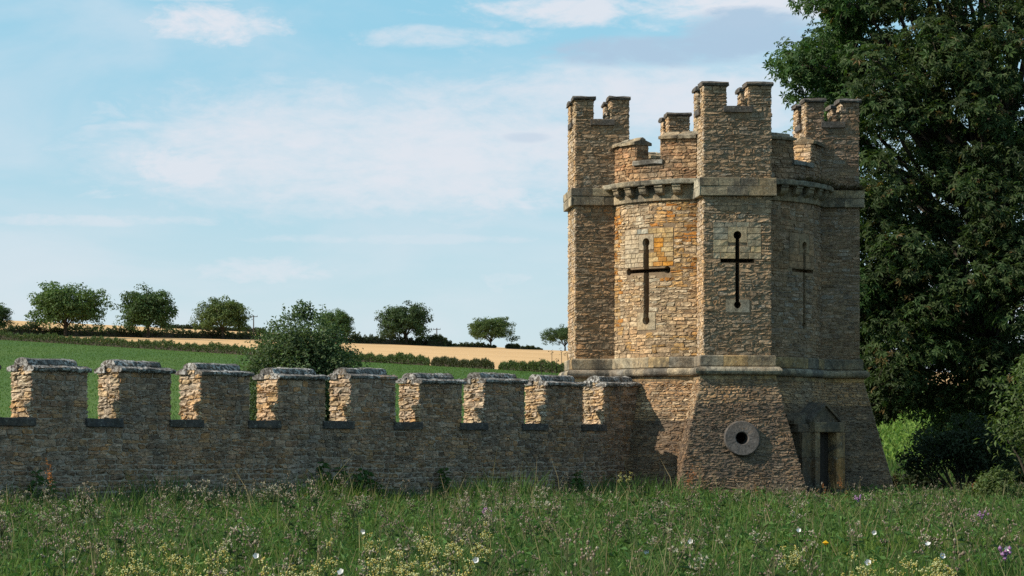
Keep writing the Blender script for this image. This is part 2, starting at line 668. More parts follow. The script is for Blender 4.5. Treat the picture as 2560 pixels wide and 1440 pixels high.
def face_map(rect, side, off=lambda z: 0.0):
    u0, u1, v0, v1 = rect
    if side == 'F':
        return lambda s, z, d: LW(s, v1 + d + off(z), z)
    if side == 'L':
        return lambda s, z, d: LW(u0 - d - off(z), s, z)
    if side == 'R':
        return lambda s, z, d: LW(u1 + d + off(z), -s, z)
    return lambda s, z, d: LW(-s, v0 - d - off(z), z)


def drum_map(R=RD, off=lambda z: 0.0):
    return lambda s, z, d: LW((R + d + off(z)) * np.sin(s / R), (R + d + off(z)) * np.cos(s / R), z)


def radial_map(phi, sgn):
    # plane through the axis at angle phi; s = radius; d = outward along +-phi
    su, sv = math.sin(phi), math.cos(phi)
    tu, tv = math.cos(phi) * sgn, -math.sin(phi) * sgn
    return lambda s, z, d: LW(s * su + d * tu, s * sv + d * tv, z)


tower = tag(empty('stone_tower', (TC[0], TC[1], 0)),
            'round rubble stone tower with four square battlemented turrets and cross slits', 'tower')
ts = Stones()

ZS0, ZS1, ZS2, ZS3 = 3.32, 3.42, 3.63, 3.92     # fillet, roll, plinth course
ZC0, ZC1 = 7.90, 8.35                           # turret band
ZSILL, ZTOP = 10.13, 10.66
BAT = 0.235


def eb(z):
    return 0.10 + BAT * (ZS0 - z)


def outline(e, na=12):
    pts = []
    h, r, a = HW + e, RD + e, AO + e
    J = math.sqrt(max(r * r - h * h, 0.01))
    al = math.asin(h / r)
    for k in range(4):
        ph = -k * math.pi / 2
        lat = (math.cos(ph), -math.sin(ph))
        outw = (math.sin(ph), math.cos(ph))
        for (p, q) in ((h, J), (h, a), (-h, a), (-h, J)):
            pts.append((lat[0] * p + outw[0] * q, lat[1] * p + outw[1] * q))
        for t in np.linspace(0, 1, na + 1)[1:-1]:
            f = ph - al - t * (math.pi / 2 - 2 * al)
            pts.append((r * math.sin(f), r * math.cos(f)))
    return pts


def loft(levels):
    V, Fc = [], []
    n = None
    for (e, z) in levels:
        o = outline(e)
        n = len(o)
        V += [LW(u, v, z) for u, v in o]
    for i in range(len(levels) - 1):
        for j in range(n):
            a, b = i * n + j, i * n + (j + 1) % n
            Fc.append((a, b, b + n, a + n))
    Fc.append(tuple(range(n - 1, -1, -1)))
    Fc.append(tuple(range((len(levels) - 1) * n, len(levels) * n)))
    return V, Fc


def arc(cx, cz, r, a0, a1, n=12):
    return [(cx + r * math.cos(a0 + (a1 - a0) * i / n), cz + r * math.sin(a0 + (a1 - a0) * i / n)) for i in range(n + 1)]


def cross_poly(hw, ha, zt, zb, za, L, rt, rb, ra):
    P = [(hw, za + ha)]
    a = math.asin(hw / rt)
    P += arc(0, zt, rt, -math.pi / 2 + a, 1.5 * math.pi - a)
    P += [(-hw, za + ha)]
    if ra:
        b = math.asin(ha / ra)
        P += arc(-L, za, ra, b, 2 * math.pi - b)
    else:
        P += [(-L, za + ha), (-L, za - ha)]
    P += [(-hw, za - ha)]
    P += arc(0, zb, rb, math.pi / 2 + a * rt / rb, 2.5 * math.pi - a * rt / rb)
    P += [(hw, za - ha)]
    if ra:
        P += arc(L, za, ra, math.pi + b, 3 * math.pi - b)
    else:
        P += [(L, za - ha), (L, za + ha)]
    return P


def prism(mp, poly, d0, d1, name='cutter'):
    n = len(poly)
    s = np.array([p[0] for p in poly])
    z = np.array([p[1] for p in poly])
    V = np.concatenate([mp(s, z, np.full(n, d0)), mp(s, z, np.full(n, d1))])
    Fc = [tuple(range(n - 1, -1, -1)), tuple(range(n, 2 * n))]
    for j in range(n):
        k = (j + 1) % n
        Fc.append((j, k, n + k, n + j))
    return V, Fc


def cut(me, cutters):
    o = bpy.data.objects.new('body_tmp', me)
    COL.objects.link(o)
    tmp = []
    for (V, Fc) in cutters:
        c = bpy.data.objects.new('cut_tmp', py_mesh('cut_tmp', V, Fc))
        COL.objects.link(c)
        tmp.append(c)
        md = o.modifiers.new('b', 'BOOLEAN')
        md.operation = 'DIFFERENCE'
        md.solver = 'EXACT'
        md.object = c
    dg = bpy.context.evaluated_depsgraph_get()
    dg.update()
    res = bpy.data.meshes.new_from_object(o.evaluated_get(dg))
    for q in tmp + [o]:
        bpy.data.objects.remove(q)
    return res


def tangent_map(phi, R):
    su, sv = math.sin(phi), math.cos(phi)
    tu, tv = math.cos(phi), -math.sin(phi)
    return lambda s, z, d: LW((R + d) * su + s * tu, (R + d) * sv + s * tv, z)


T = {'front': (-HW, HW, 2.2, AO), 'left': (-AO, -2.35, -HW, HW), 'right': (2.33, AO - .02, -HW, HW), 'back': (-HW, HW, -AO, -2.2)}
PHL, PHR = R_(-46), R_(46)
SL, SR = PHL * RD, PHR * RD
CRL = dict(hw=.085, ha=.05, zt=6.86, zb=4.87, za=6.14, L=.62, rt=.115, rb=.115, ra=.095)
CRF = dict(hw=.052, ha=.05, zt=6.92, zb=5.18, za=6.28, L=.43, rt=.105, rb=.09, ra=0)
CRR = dict(hw=.06, ha=.045, zt=6.80, zb=4.75, za=6.16, L=.50, rt=.11, rb=.10, ra=0)
fm = face_map(T['front'], 'F')
dm = drum_map()

body = cut(py_mesh('tower_body', *loft([(0, 3.30), (0, 8.32)])),
           [prism(tangent_map(PHL, RD), cross_poly(**CRL), -.75, .4),
            prism(fm, cross_poly(**CRF), -.75, .3),
            prism(tangent_map(PHR, RD), cross_poly(**CRR), -.30, .4)])
link('tower_body', body, M['mortar'], tower)

# battered base with the doorway cut through
PHD = R_(43)
door_m = tangent_map(PHD, 0)      # d = distance from the axis
dpoly = [(-.42, -.6), (.31, -.6), (.31, 2.0), (-.42, 2.0)]
lv = [(eb(z), z) for z in np.linspace(-0.4, 3.31, 8)]
base = cut(py_mesh('battered_base', *loft(lv)), [prism(door_m, dpoly, 2.75, 5.2),
           prism(face_map(T['front'], 'F'), arc(0.02, 1.84, .155, 0, 2 * math.pi * 23 / 24, 23), -.8, 2.0)])
link('battered_base', base, M['mortar_b'], tower)

# --- rubble on the middle stage
def obst_cross(c, s0=0):
    o = [(s0 - c['hw'], s0 + c['hw'], c['zb'], c['zt']),
         (s0 - c['L'] - (c['ra'] or 0), s0 + c['L'] + (c['ra'] or 0), c['za'] - max(c['ha'], c['ra'] * .9), c['za'] + max(c['ha'], c['ra'] * .9)),
         (s0 - c['rb'], s0 + c['rb'], c['zb'] - c['rb'], c['zb'] + c['rb']),
         (s0 - c['rt'], s0 + c['rt'], c['zt'] - c['rt'], c['zt'] + c['rt'])]
    return o


def pal_left(s, z):
    k = s - SL
    c = random.choice([CREAM, CREAM, (.52, .44, .31), (.45, .34, .2), TAN])
    if k > .25 and z > 5.7 or k < -.95:
        c = random.choice([OCHRE, OCHRE, ORANGE, (.48, .34, .18), CREAM])
    if .28 < k < .78 and 5.85 < z < 6.45:
        c = random.choice([ORANGE, ORANGE, OCHRE])
    if z < 4.6:
        c = random.choice([CREAM, TAN, OCHRE, (.42, .31, .19)])
    v = random.uniform(.82, 1.14)
    return (c[0] * 1.10 * v, c[1] * 1.04 * v, c[2] * 1.0 * v)


a_dr = math.asin(HW / RD)
sA, sB = -(math.pi / 2 - a_dr) * RD, -a_dr * RD
pL = (SL - .78, SL + .80, 6.24, 7.22)       # ashlar panels round the slits
pF = (-.62, .60, 6.33, 7.25)
pR = (SR - .62, SR + .52, 6.22, 7.12)
bL = (SL - .30, SL + .30, 4.62, 5.08)
bF = (-.30, .34, 4.98, 5.32)
ts.rubble(dm, sA, sB, ZS3, ZC0, pal_left, M['rubble'], obst=[pL, bL] + obst_cross(CRL, SL))
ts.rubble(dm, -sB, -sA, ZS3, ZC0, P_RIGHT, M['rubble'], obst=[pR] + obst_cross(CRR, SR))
ts.rubble(fm, -HW, HW, ZS3, ZC0, lambda s, z: P_FRONT(s, z) if z > 4.8 else P_UPPER(s, z), M['rubble'], obst=[pF, bF] + obst_cross(CRF), end=.015)
J0 = math.sqrt(RD ** 2 - HW ** 2)
ts.rubble(face_map(T['front'], 'L'), J0, AO, ZS3, ZC0, P_END, M['rubble'], end=.015)
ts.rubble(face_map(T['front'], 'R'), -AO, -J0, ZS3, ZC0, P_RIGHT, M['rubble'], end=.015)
ts.rubble(face_map(T['left'], 'F'), -AO, -J0, ZS3, ZC0, pal_of([(.4, .26, .14), BROWN, TAN, (.33, .22, .12)], .2), M['rubble'], end=.015)
ts.rubble(face_map(T['left'], 'L'), -HW, HW, ZS3, ZC0, P_END, M['rubble'], end=.015)
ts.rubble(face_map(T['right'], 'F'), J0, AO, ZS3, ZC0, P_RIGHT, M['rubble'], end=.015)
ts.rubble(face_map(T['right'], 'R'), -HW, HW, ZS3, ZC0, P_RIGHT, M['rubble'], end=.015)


# --- ashlar panels
def panel(mp, box, s0, c, pal, rows, lr, mat=M['ashlar'], proud=.014):
    ob = obst_cross(c, s0)
    rt = c['rt']
    pw = .24
    if box[2] < c['zt'] < box[3]:
        ob.append((s0 - pw, s0 + pw, c['zt'] - .18, c['zt'] + .2))
    ts.lay(mp, box[0], box[1], box[2], box[3], pal, mat, (rows, rows * 1.06), lr, ob, gap=.007, proud=proud, tidy=True)


def oillet(mp, s0, zc, r, hw, W, H0, H1, up, col):
    """two stones shaped round a round slit end"""
    for sg in (-1, 1):
        a = math.asin(hw / r)
        if up:     # slit leaves downwards
            arcp = arc(0, zc, r, -math.pi / 2 + a, math.pi / 2, 10)
            P = [(hw, zc - H0)] + arcp + [(0.004, zc + H1), (W, zc + H1), (W, zc - H0)]
        else:
            arcp = arc(0, zc, r, math.pi / 2 - a, -math.pi / 2, 10)
            P = [(hw, zc + H0)] + arcp + [(0.004, zc - H1), (W, zc - H1), (W, zc + H0)]
        P = [(s0 + sg * p[0], p[1]) for p in P]
        V, Fc = prism(mp, P, -.1, .016)
        link('slit_stone', py_mesh('slit_stone', V, Fc, col(0, 0)), M['ashlar'], tower)


def pal_panL(s, z):
    k = s - SL
    if k > .12:
        c = random.choice([(.52, .36, .17), (.48, .33, .17), OCHRE])
        if .25 < k < .62 and z < 6.95 or (k > .3 and z < 6.35):
            c = random.choice([ORANGE, (.55, .24, .04), (.5, .25, .07)])
    elif z > 6.95 and k > -.35:
        c = random.choice([(.36, .35, .29), (.4, .37, .29)])
    else:
        c = random.choice([(.50, .385, .245), (.48, .375, .25), (.52, .40, .26)])
    v = random.uniform(.92, 1.08)
    return tuple(x * v for x in c)


def pal_panF(s, z):
    c = random.choice([(.295, .265, .195), (.28, .25, .185), (.31, .265, .185)])
    if z < 6.75 and s < .1 or random.random() < .15:
        c = random.choice([(.42, .34, .21), (.38, .32, .22)])
    v = random.uniform(.9, 1.1)
    return tuple(x * v for x in c)


panel(dm, pL, SL, CRL, pal_panL, .117, (.2, .3))
panel(fm, pF, 0, CRF, pal_panF, .153, (.24, .36))
panel(dm, pR, SR, CRR, pal_of([(.27, .20, .13), (.25, .185, .12), (.23, .17, .11)], .12), .165, (.26, .4))
oillet(dm, SL, CRL['zt'], CRL['rt'], CRL['hw'], .234, .18, .2, True, lambda a, b: (.47, .365, .24))
oillet(fm, 0, CRF['zt'], CRF['rt'], CRF['hw'], .234, .18, .2, True, pal_panF)
oillet(dm, SR, CRR['zt'], CRR['rt'], CRR['hw'], .234, .18, .2, True, lambda a, b: (.23, .175, .115))
oillet(dm, SL, CRL['zb'], CRL['rb'], CRL['hw'], .29, .2, .24, False, lambda a, b: (.40, .32, .21))
oillet(fm, 0, CRF['zb'], CRF['rb'], CRF['hw'], .30, .13, .19, False, lambda a, b: (.29, .255, .19))

# --- battered base rubble
mz = (-.15, ZS0 - .005)
bw = lambda z: HW + eb(z)
jb = lambda z: math.sqrt((RD + eb(z)) ** 2 - (HW + eb(z)) ** 2)
MILL = (.02, 1.84, .47)
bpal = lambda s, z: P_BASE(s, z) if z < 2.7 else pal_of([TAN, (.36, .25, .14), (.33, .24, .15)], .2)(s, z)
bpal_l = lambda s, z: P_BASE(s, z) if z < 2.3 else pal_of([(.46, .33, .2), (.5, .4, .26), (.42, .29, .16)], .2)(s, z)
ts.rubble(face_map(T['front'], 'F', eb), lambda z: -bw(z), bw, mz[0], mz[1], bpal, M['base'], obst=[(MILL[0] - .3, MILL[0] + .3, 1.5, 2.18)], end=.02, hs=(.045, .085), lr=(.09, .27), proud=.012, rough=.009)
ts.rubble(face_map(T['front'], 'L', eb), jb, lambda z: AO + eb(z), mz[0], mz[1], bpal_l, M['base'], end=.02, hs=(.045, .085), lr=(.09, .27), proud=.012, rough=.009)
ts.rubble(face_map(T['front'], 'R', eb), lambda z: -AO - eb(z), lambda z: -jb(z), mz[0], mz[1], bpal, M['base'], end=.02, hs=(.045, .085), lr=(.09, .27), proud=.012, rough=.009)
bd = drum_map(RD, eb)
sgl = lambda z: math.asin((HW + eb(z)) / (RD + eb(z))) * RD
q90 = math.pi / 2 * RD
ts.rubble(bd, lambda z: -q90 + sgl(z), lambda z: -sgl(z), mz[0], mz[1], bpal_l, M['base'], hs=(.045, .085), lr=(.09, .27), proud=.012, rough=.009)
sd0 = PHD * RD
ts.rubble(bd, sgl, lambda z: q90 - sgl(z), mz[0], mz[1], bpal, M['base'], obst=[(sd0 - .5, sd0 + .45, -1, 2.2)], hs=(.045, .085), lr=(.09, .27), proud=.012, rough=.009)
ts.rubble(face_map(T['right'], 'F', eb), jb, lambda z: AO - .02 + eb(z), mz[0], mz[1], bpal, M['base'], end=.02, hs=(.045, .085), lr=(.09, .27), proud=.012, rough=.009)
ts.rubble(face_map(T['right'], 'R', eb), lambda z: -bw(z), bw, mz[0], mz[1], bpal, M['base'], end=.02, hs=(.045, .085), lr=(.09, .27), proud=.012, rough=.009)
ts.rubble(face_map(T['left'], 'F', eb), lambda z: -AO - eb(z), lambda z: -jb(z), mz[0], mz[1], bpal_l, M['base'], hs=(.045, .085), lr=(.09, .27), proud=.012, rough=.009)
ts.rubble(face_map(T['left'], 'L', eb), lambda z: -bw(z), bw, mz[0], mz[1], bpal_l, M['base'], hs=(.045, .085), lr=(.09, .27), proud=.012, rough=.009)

# --- upper turrets
for tname, rect in T.items():
    u0, u1, v0, v1 = rect
    pal = {'front': P_UPPER, 'left': P_UPPER, 'right': P_RIGHT, 'back': P_UPPER}[tname]
    # core
    link('turret', py_mesh('turret', [LW(u, v, z) for z in (8.30, ZSILL - .05) for (u, v) in ((u0, v0), (u1, v0), (u1, v1), (u0, v1))],
         [(0, 3, 2, 1), (4, 5, 6, 7), (0, 1, 5, 4), (1, 2, 6, 5), (2, 3, 7, 6), (3, 0, 4, 7)]), M['mortar'], tower)
    mu, mv = (u1 - u0) * .335, (v1 - v0) * .335
    for side in 'FLRB':
        mp = face_map(rect, side)
        a, b, m_ = {'F': (u0, u1, mu), 'L': (v0, v1, mv), 'R': (-v1, -v0, mv), 'B': (-u1, -u0, mu)}[side]
        p2 = pal if side != 'L' else P_END
        ts.rubble(mp, a, b, ZC1, ZSILL - .12, p2, M['rubble'], end=.02)
        ga, gb = a + m_, b - m_
        sweep(mp, box_prof(ZSILL - .14, ZSILL + .02, -.35, .065), ga - .08, gb + .08, 2, .006, (.11, .10, .09), 'sill_stone', M['dressed'], tower)
        for (pa, pb) in ((a, ga), (gb, b)):
            ts.rubble(mp, pa, pb, ZSILL - .12, ZTOP, p2, M['rubble'], end=.012)
    for (ua, ub) in ((u0, u0 + mu), (u1 - mu, u1)):
        for (va, vb) in ((v0, v0 + mv), (v1 - mv, v1)):
            mr = (ua, ub, va, vb)
            lower = random.uniform(0, .06)
            link('merlon', py_mesh('merlon', [LW(u, v, z) for z in (ZSILL - .1, ZTOP - .01) for (u, v) in ((ua + .01, va + .01), (ub - .01, va + .01), (ub - .01, vb - .01), (ua + .01, vb - .01))],
                 [(0, 3, 2, 1), (4, 5, 6, 7), (0, 1, 5, 4), (1, 2, 6, 5), (2, 3, 7, 6), (3, 0, 4, 7)]), M['mortar'], tower)
            # faces that look into the gaps
            for side in 'FLRB':
                outer = {'F': vb == v1, 'L': ua == u0, 'R': ub == u1, 'B': va == v0}[side]
                if outer:
                    continue
                a, b = {'F': (ua, ub), 'L': (va, vb), 'R': (-vb, -va), 'B': (-ub, -ua)}[side]
                ts.rubble(face_map(mr, side), a, b, ZSILL, ZTOP, pal if side != 'L' else P_END, M['rubble'], end=.01)
            # cap slab
            mp = face_map(mr, 'F')
            dp = vb - va
            sweep(mp, [(ZTOP, .05), (ZTOP + .05, .075), (ZTOP + .095, .04), (ZTOP + .11, -dp * .5), (ZTOP + .095, -dp - .04), (ZTOP + .05, -dp - .07), (ZTOP, -dp - .05)],
                  ua - .055, ub + .055, 3, .009, (.12, .11, .10), 'cap_stone', M['dressed'], tower)
    # moulded band of two block courses
    for side in 'FLRB':
        mp = face_map(rect, side)
        a, b = {'F': (u0, u1), 'L': (v0, v1), 'R': (-v1, -v0), 'B': (-u1, -u0)}[side]
        P = .12
        for (za, zb_) in ((ZC0, ZC0 + .235), (ZC0 + .24, ZC1)):
            n = random.choice((3, 4))
            cuts_ = [a] + sorted(a + (b - a) * (k + random.uniform(-.2, .2)) / n for k in range(1, n)) + [b]
            for i in range(n):
                s0 = (lambda d, A=a: A - d) if i == 0 else cuts_[i] + .003
                s1 = (lambda d, B=b: B + d) if i == n - 1 else cuts_[i + 1] - .003
                k = random.uniform(.8, 1.2)
                c = random.choice([(.27, .22, .15), (.20, .165, .115), (.13, .11, .08), (.29, .23, .145), (.22, .175, .12)])
                if side == 'L':
                    c = (.42, .37, .27)
                sweep(mp, box_prof(za, zb_, -.15, P + random.uniform(-.006, .006)), s0, s1, 1, .002, tuple(x * k for x in c), 'band_block', M['dressed'], tower)

# --- corbelled cornice over the drum, both visible quadrants and the rear ones
for qd in range(4):
    q0 = -math.pi / 2 - a_dr * 0 + qd * math.pi / 2
    A, B = q0 + a_dr + .005, q0 + math.pi / 2 - a_dr - .005
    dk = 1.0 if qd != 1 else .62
    n = 6
    ed = [A + (B - A) * i / n for i in range(n + 1)]
    for i in range(n):
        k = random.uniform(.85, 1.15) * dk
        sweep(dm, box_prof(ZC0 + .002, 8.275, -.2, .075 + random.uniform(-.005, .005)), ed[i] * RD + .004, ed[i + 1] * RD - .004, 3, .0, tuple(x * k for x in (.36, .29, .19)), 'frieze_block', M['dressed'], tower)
    for i in range(5):
        c = (ed[i + 1]) * RD
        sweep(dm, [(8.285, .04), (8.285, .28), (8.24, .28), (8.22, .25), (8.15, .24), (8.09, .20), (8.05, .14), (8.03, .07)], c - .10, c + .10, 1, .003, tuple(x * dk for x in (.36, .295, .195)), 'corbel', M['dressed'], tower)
    n = 4
    ed = [A - .03 + (B - A + .06) * i / n for i in range(n + 1)]
    for i in range(n):
        k = random.uniform(.9, 1.1) * dk
        sweep(dm, box_prof(8.29, 8.42, -.4, .33 + random.uniform(-.012, .012), .02), ed[i] * RD + .003, ed[i + 1] * RD - .003, 4, .004, tuple(x * k for x in (.30, .27, .20)), 'cornice_slab', M['dressed'], tower)
    # parapet
    mid = (A + B) / 2
    g0, g1 = mid - R_(8), mid + R_(8)
    sweep(dm, [(8.40, -.45), (8.40, -.01), (8.86, -.01), (8.86, -.45)], A * RD - .2, B * RD + .2, 12, 0, None, 'parapet', M['mortar'], tower)
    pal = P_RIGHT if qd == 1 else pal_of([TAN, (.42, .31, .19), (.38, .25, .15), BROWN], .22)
    if qd in (0, 1):
        ts.rubble(dm, A * RD, B * RD, 8.43, 8.86, pal, M['rubble'])
    for (ma, mb, e_phi, sg) in ((A, g0, g0, 1), (g1, B, g1, -1)):
        top = 9.40 if (qd == 0 and ma == A) else 9.47
        sweep(dm, [(8.85, -.44), (8.85, -.01), (top, -.01), (top, -.44)], ma * RD, mb * RD, 6, 0, None, 'merlon', M['mortar'], tower)
        if qd in (0, 1):
            ts.rubble(dm, ma * RD, mb * RD, 8.86, top, pal, M['rubble'])
            rm = radial_map(e_phi, sg)
            sr = (lambda f: f)(rm)
            if sg < 0:
                ts.rubble(rm, RD - .44, RD, 8.86, top, P_END if qd == 1 else pal, M['rubble'], end=.012)
            else:
                ts.rubble(lambda s, z, d, f=rm: f(-s, z, d), -RD, -RD + .44, 8.86, top, pal, M['rubble'], end=.012)
        n = 2
        for i in range(n):
            a_, b_ = ma + (mb - ma) * i / n, ma + (mb - ma) * (i + 1) / n
            if i == 0 and ma != A:
                a_ -= .012
            if i == n - 1 and mb != B:
                b_ += .012
            k = random.uniform(.8, 1.15) * dk
            sweep(dm, [(top, -.54), (top, .09), (top + .07, .10), (top + .15, -.17), (top + .15, -.29), (top + .07, -.55)], a_ * RD + .004, b_ * RD - .004, 3, .008, tuple(x * k for x in (.36, .30, .21)), 'coping_stone', M['dressed'], tower)
            sweep(dm, [(top + .13 + .07 * math.sin(t), -.23 + .1 * math.cos(t)) for t in np.linspace(-.3, math.pi + .3, 7)], a_ * RD + .03, b_ * RD - .02, 3, .008, tuple(x * k for x in (.34, .29, .21)), 'ridge_stone', M['dressed'], tower)
    sweep(dm, box_prof(8.85, 8.97, -.5, .075, .015), g0 * RD - .06, g1 * RD + .06, 4, .005, tuple(x * dk for x in (.30, .29, .26)), 'sill_stone', M['dressed'], tower)

# --- plinth course, roll moulding and fillet round the whole plan
ROLL = [(ZS1, .02)] + [((ZS1 + ZS2) / 2 + (ZS2 - ZS1) / 2 * math.sin(t), .13 + .115 * math.cos(t)) for t in np.linspace(-math.pi / 2, math.pi / 2, 9)] + [(ZS2, -.02)]
PLIN = box_prof(ZS2 + .002, ZS3, -.15, .10, .03)
FILL = box_prof(ZS0 - .01, ZS1 - .002, -.1, .115, .008)
for prof, nm, cols, sm in ((PLIN, 'plinth_block', [(.37, .31, .21), (.32, .275, .2), (.22, .19, .145), (.40, .28, .14)], False),
                           (ROLL, 'roll_moulding', [(.34, .295, .22), (.42, .36, .26), (.22, .195, .16)], True),
                           (FILL, 'fillet_block', [(.46, .30, .14), (.42, .30, .17), (.44, .27, .11)], False)):
    for tname, rect in T.items():
        u0, u1, v0, v1 = rect
        for side in 'FLRB':
            if (tname, side) in (('front', 'B'), ('left', 'R'), ('right', 'L'), ('back', 'F')):
                continue
            mp = face_map(rect, side)
            a, b = {'F': (u0, u1), 'L': (v0, v1), 'R': (-v1, -v0), 'B': (-u1, -u0)}[side]
            lm = rm = True     # mitred ends
            JJ = 2.55
            if tname == 'front' and side == 'L': a, lm = JJ, False
            if tname == 'front' and side == 'R': b, rm = -JJ, False
            if tname == 'left' and side == 'F': b, rm = -JJ, False
            if tname == 'left' and side == 'B': a, lm = JJ, False
            if tname == 'right' and side == 'F': a, lm = JJ, False
            if tname == 'right' and side == 'B': b, rm = -JJ, False
            if tname == 'back' and side == 'L': b, rm = -JJ, False
            if tname == 'back' and side == 'R': a, lm = JJ, False
            n = 3 if b - a > 1.5 else 1
            ed = [a] + [a + (b - a) * (i + random.uniform(-.15, .15)) / n for i in range(1, n)] + [b]
            for i in range(n):
                s0 = (lambda d, A=a: A - d) if (i == 0 and lm) else ed[i] + .003
                s1 = (lambda d, B=b: B + d) if (i == n - 1 and rm) else ed[i + 1] - .003
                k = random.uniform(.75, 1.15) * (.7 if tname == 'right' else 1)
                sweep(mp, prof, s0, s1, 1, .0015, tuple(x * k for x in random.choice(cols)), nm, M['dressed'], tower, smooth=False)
    for qd in range(4):
        q0 = -math.pi / 2 + qd * math.pi / 2
        A, B = q0 + a_dr + .02, q0 + math.pi / 2 - a_dr - .02
        n = 4
        ed = [A + (B - A) * (i + (random.uniform(-.15, .15) if 0 < i < n else 0)) / n for i in range(n + 1)]
        for i in range(n):
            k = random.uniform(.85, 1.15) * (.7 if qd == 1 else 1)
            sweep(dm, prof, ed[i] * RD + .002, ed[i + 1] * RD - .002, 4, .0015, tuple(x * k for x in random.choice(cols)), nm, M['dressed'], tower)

# --- millstone set in the front of the base (its own slope)
def mill_map(r, t, d):
    s = MILL[0] + r * np.cos(t)
    h = r * np.sin(t)
    tz = 1 / math.sqrt(1 + BAT ** 2)
    z = MILL[1] + h * tz - d * BAT * 0
    return LW(s, AO + eb(MILL[1] + h * tz) + d, z)


Vq, Fq = [], []
ringp = [(.145, -.25), (.155, .10), (.175, .125), (.425, .135), (.445, .11), (.45, -.1)]
NS = 48
for i in range(NS):
    t = 2 * math.pi * i / NS
    for (r, d) in ringp:
        rr = r * (1 + (random.uniform(-.012, .008) if r > .4 else 0))
        Vq.append(mill_map(rr, t, d + random.uniform(-.003, .003)))
k = len(ringp)
for i in range(NS):
    for j in range(k - 1):
        a, b = i * k + j, ((i + 1) % NS) * k + j
        Fq.append((a, b, b + 1, a + 1))
o = link('millstone', py_mesh('millstone', Vq, Fq, (.11, .096, .085), smooth=False), M['mill'], tower)
o['label'] = 'round grey millstone with a dark hole through it'

# --- doorway: portal blocks standing off the battered drum
portal = empty('door_surround', (TC[0], TC[1], 0), tower)
portal.matrix_parent_inverse = parent_inv(tower)
FD = 3.74


def pblock(name, s0, s1, z0, z1, d0, d1, c, jit=.003, prof=None):  # surround colours darkened to carry the shade of turret and tree
    sweep(door_m, prof or box_prof(z0, z1, d0, d1, .015), s0, s1, 2, jit, c, name, M['dressed'], portal)


zs_ = [-.3, .55, 1.35, 2.0]
for i in range(3):
    c = [(.14, .10, .065), (.30, .165, .065), (.31, .20, .10)][i]
    pblock('jamb_stone', .312, .60, zs_[i], zs_[i + 1] - .004, 2.8, FD + random.uniform(-.008, .008), c)
    pblock('jamb_stone', .604, .80, zs_[i], zs_[i + 1] - .004, 2.8, FD - .08, tuple(x * .8 for x in c))
    c2 = [(.10, .08, .06), (.15, .10, .06), (.21, .155, .095)][i]
    pblock('jamb_stone', -.62, -.422, zs_[i], zs_[i + 1] - .004, 2.8, FD + random.uniform(-.008, .008), c2)
    pblock('pier_stone', -1.05, -.624, zs_[i], zs_[i + 1] - .004, 2.8, FD - .10, tuple(x * .75 for x in c2))
pblock('lintel', -.66, .62, 2.004, 2.26, 2.8, FD + .02, (.20, .15, .095))
pblock('pier_cap', -1.12, -.664, 2.0, 2.2, 2.8, FD - .16, (.13, .10, .075))
pblock('pier_cap', .624, .84, 2.0, 2.2, 2.8, FD - .14, (.14, .11, .08))
# gable block over the lintel and the roof of the left shoulder
gp = [(-.60, 2.264), (.60, 2.264), (.60, 2.30), (.03, 2.70), (-.03, 2.70), (-.60, 2.30)]
V, Fc = prism(door_m, gp, 2.7, FD - .16)
link('gable_stone', py_mesh('gable_stone', V, Fc, (.15, .115, .08)), M['base'], portal)
for sg in (-1, 1):
    rp = [(.0, 2.69), (.0, 2.77), (sg * .68, 2.33), (sg * .68, 2.25)]
    V, Fc = prism(door_m, rp, 2.7, FD - .10)
    link('gable_coping', py_mesh('gable_coping', V, Fc, (.115, .092, .07)), M['base'], portal)
V, Fc = prism(door_m, [(-1.2, 2.204), (-.665, 2.204), (-.665, 2.50), (-.8, 2.46), (-1.2, 2.30)], 2.6, FD - .24)
link('shoulder_stone', py_mesh('shoulder_stone', V, Fc, (.14, .11, .08)), M['base'], portal)
door = empty('door', (TC[0], TC[1], 0), tower)
door.matrix_parent_inverse = parent_inv(tower)
for i in range(5):
    s0 = -.415 + i * .144
    sweep(door_m, box_prof(-.3, 1.98, 3.44, 3.48 + random.uniform(0, .01), .012), s0 + .003, s0 + .141, 1, .002, (.04, .032, .026), 'plank', M['wood'], door)
link('door_threshold', sweep(door_m, box_prof(-.3, .06, 2.8, FD), -.42, .31, 1, .003, (.2, .18, .15)), M['dressed'], portal)

def ledge_grass():
    n = 700
    f = RNG.uniform(R_(38), R_(80), n)
    k = RNG.random(n) < .5
    r = RNG.uniform(2.86, 3.18, n)
    P = LW(r * np.sin(f), r * np.cos(f), 8.43)
    Pt = LW(RNG.uniform(2.6, 3.82, n), RNG.uniform(.84, .96, n), 8.35)
    P[k] = Pt[k]
    return P


LEDGE = ledge_grass()
ts.build(tower)

# ------------------------------------------------------------------ the battlemented wall
W0 = (-9.60, 51.90)
WD = np.array([1.49, 1.702]) / math.hypot(1.49, 1.702)
WN = np.array([WD[1], -WD[0]])
PITCH, LM, TK = 2.262, 1.43, 0.65
ZWS, ZWT0 = 2.19, 3.13


def WL(a, b, z):
    a, b, z = np.broadcast_arrays(np.asarray(a, float), np.asarray(b, float), np.asarray(z, float))
    return np.stack([W0[0] + a * WD[0] + b * WN[0], W0[1] + a * WD[1] + b * WN[1], z], -1)


wf = lambda s, z, d: WL(s, d, z)
wbk = lambda s, z, d: WL(-s, -TK - d, z)


def wend(a0, left=True):
    if left:
        return lambda s, z, d: WL(a0 - d, s, z)
    return lambda s, z, d: WL(a0 + d, -s, z)


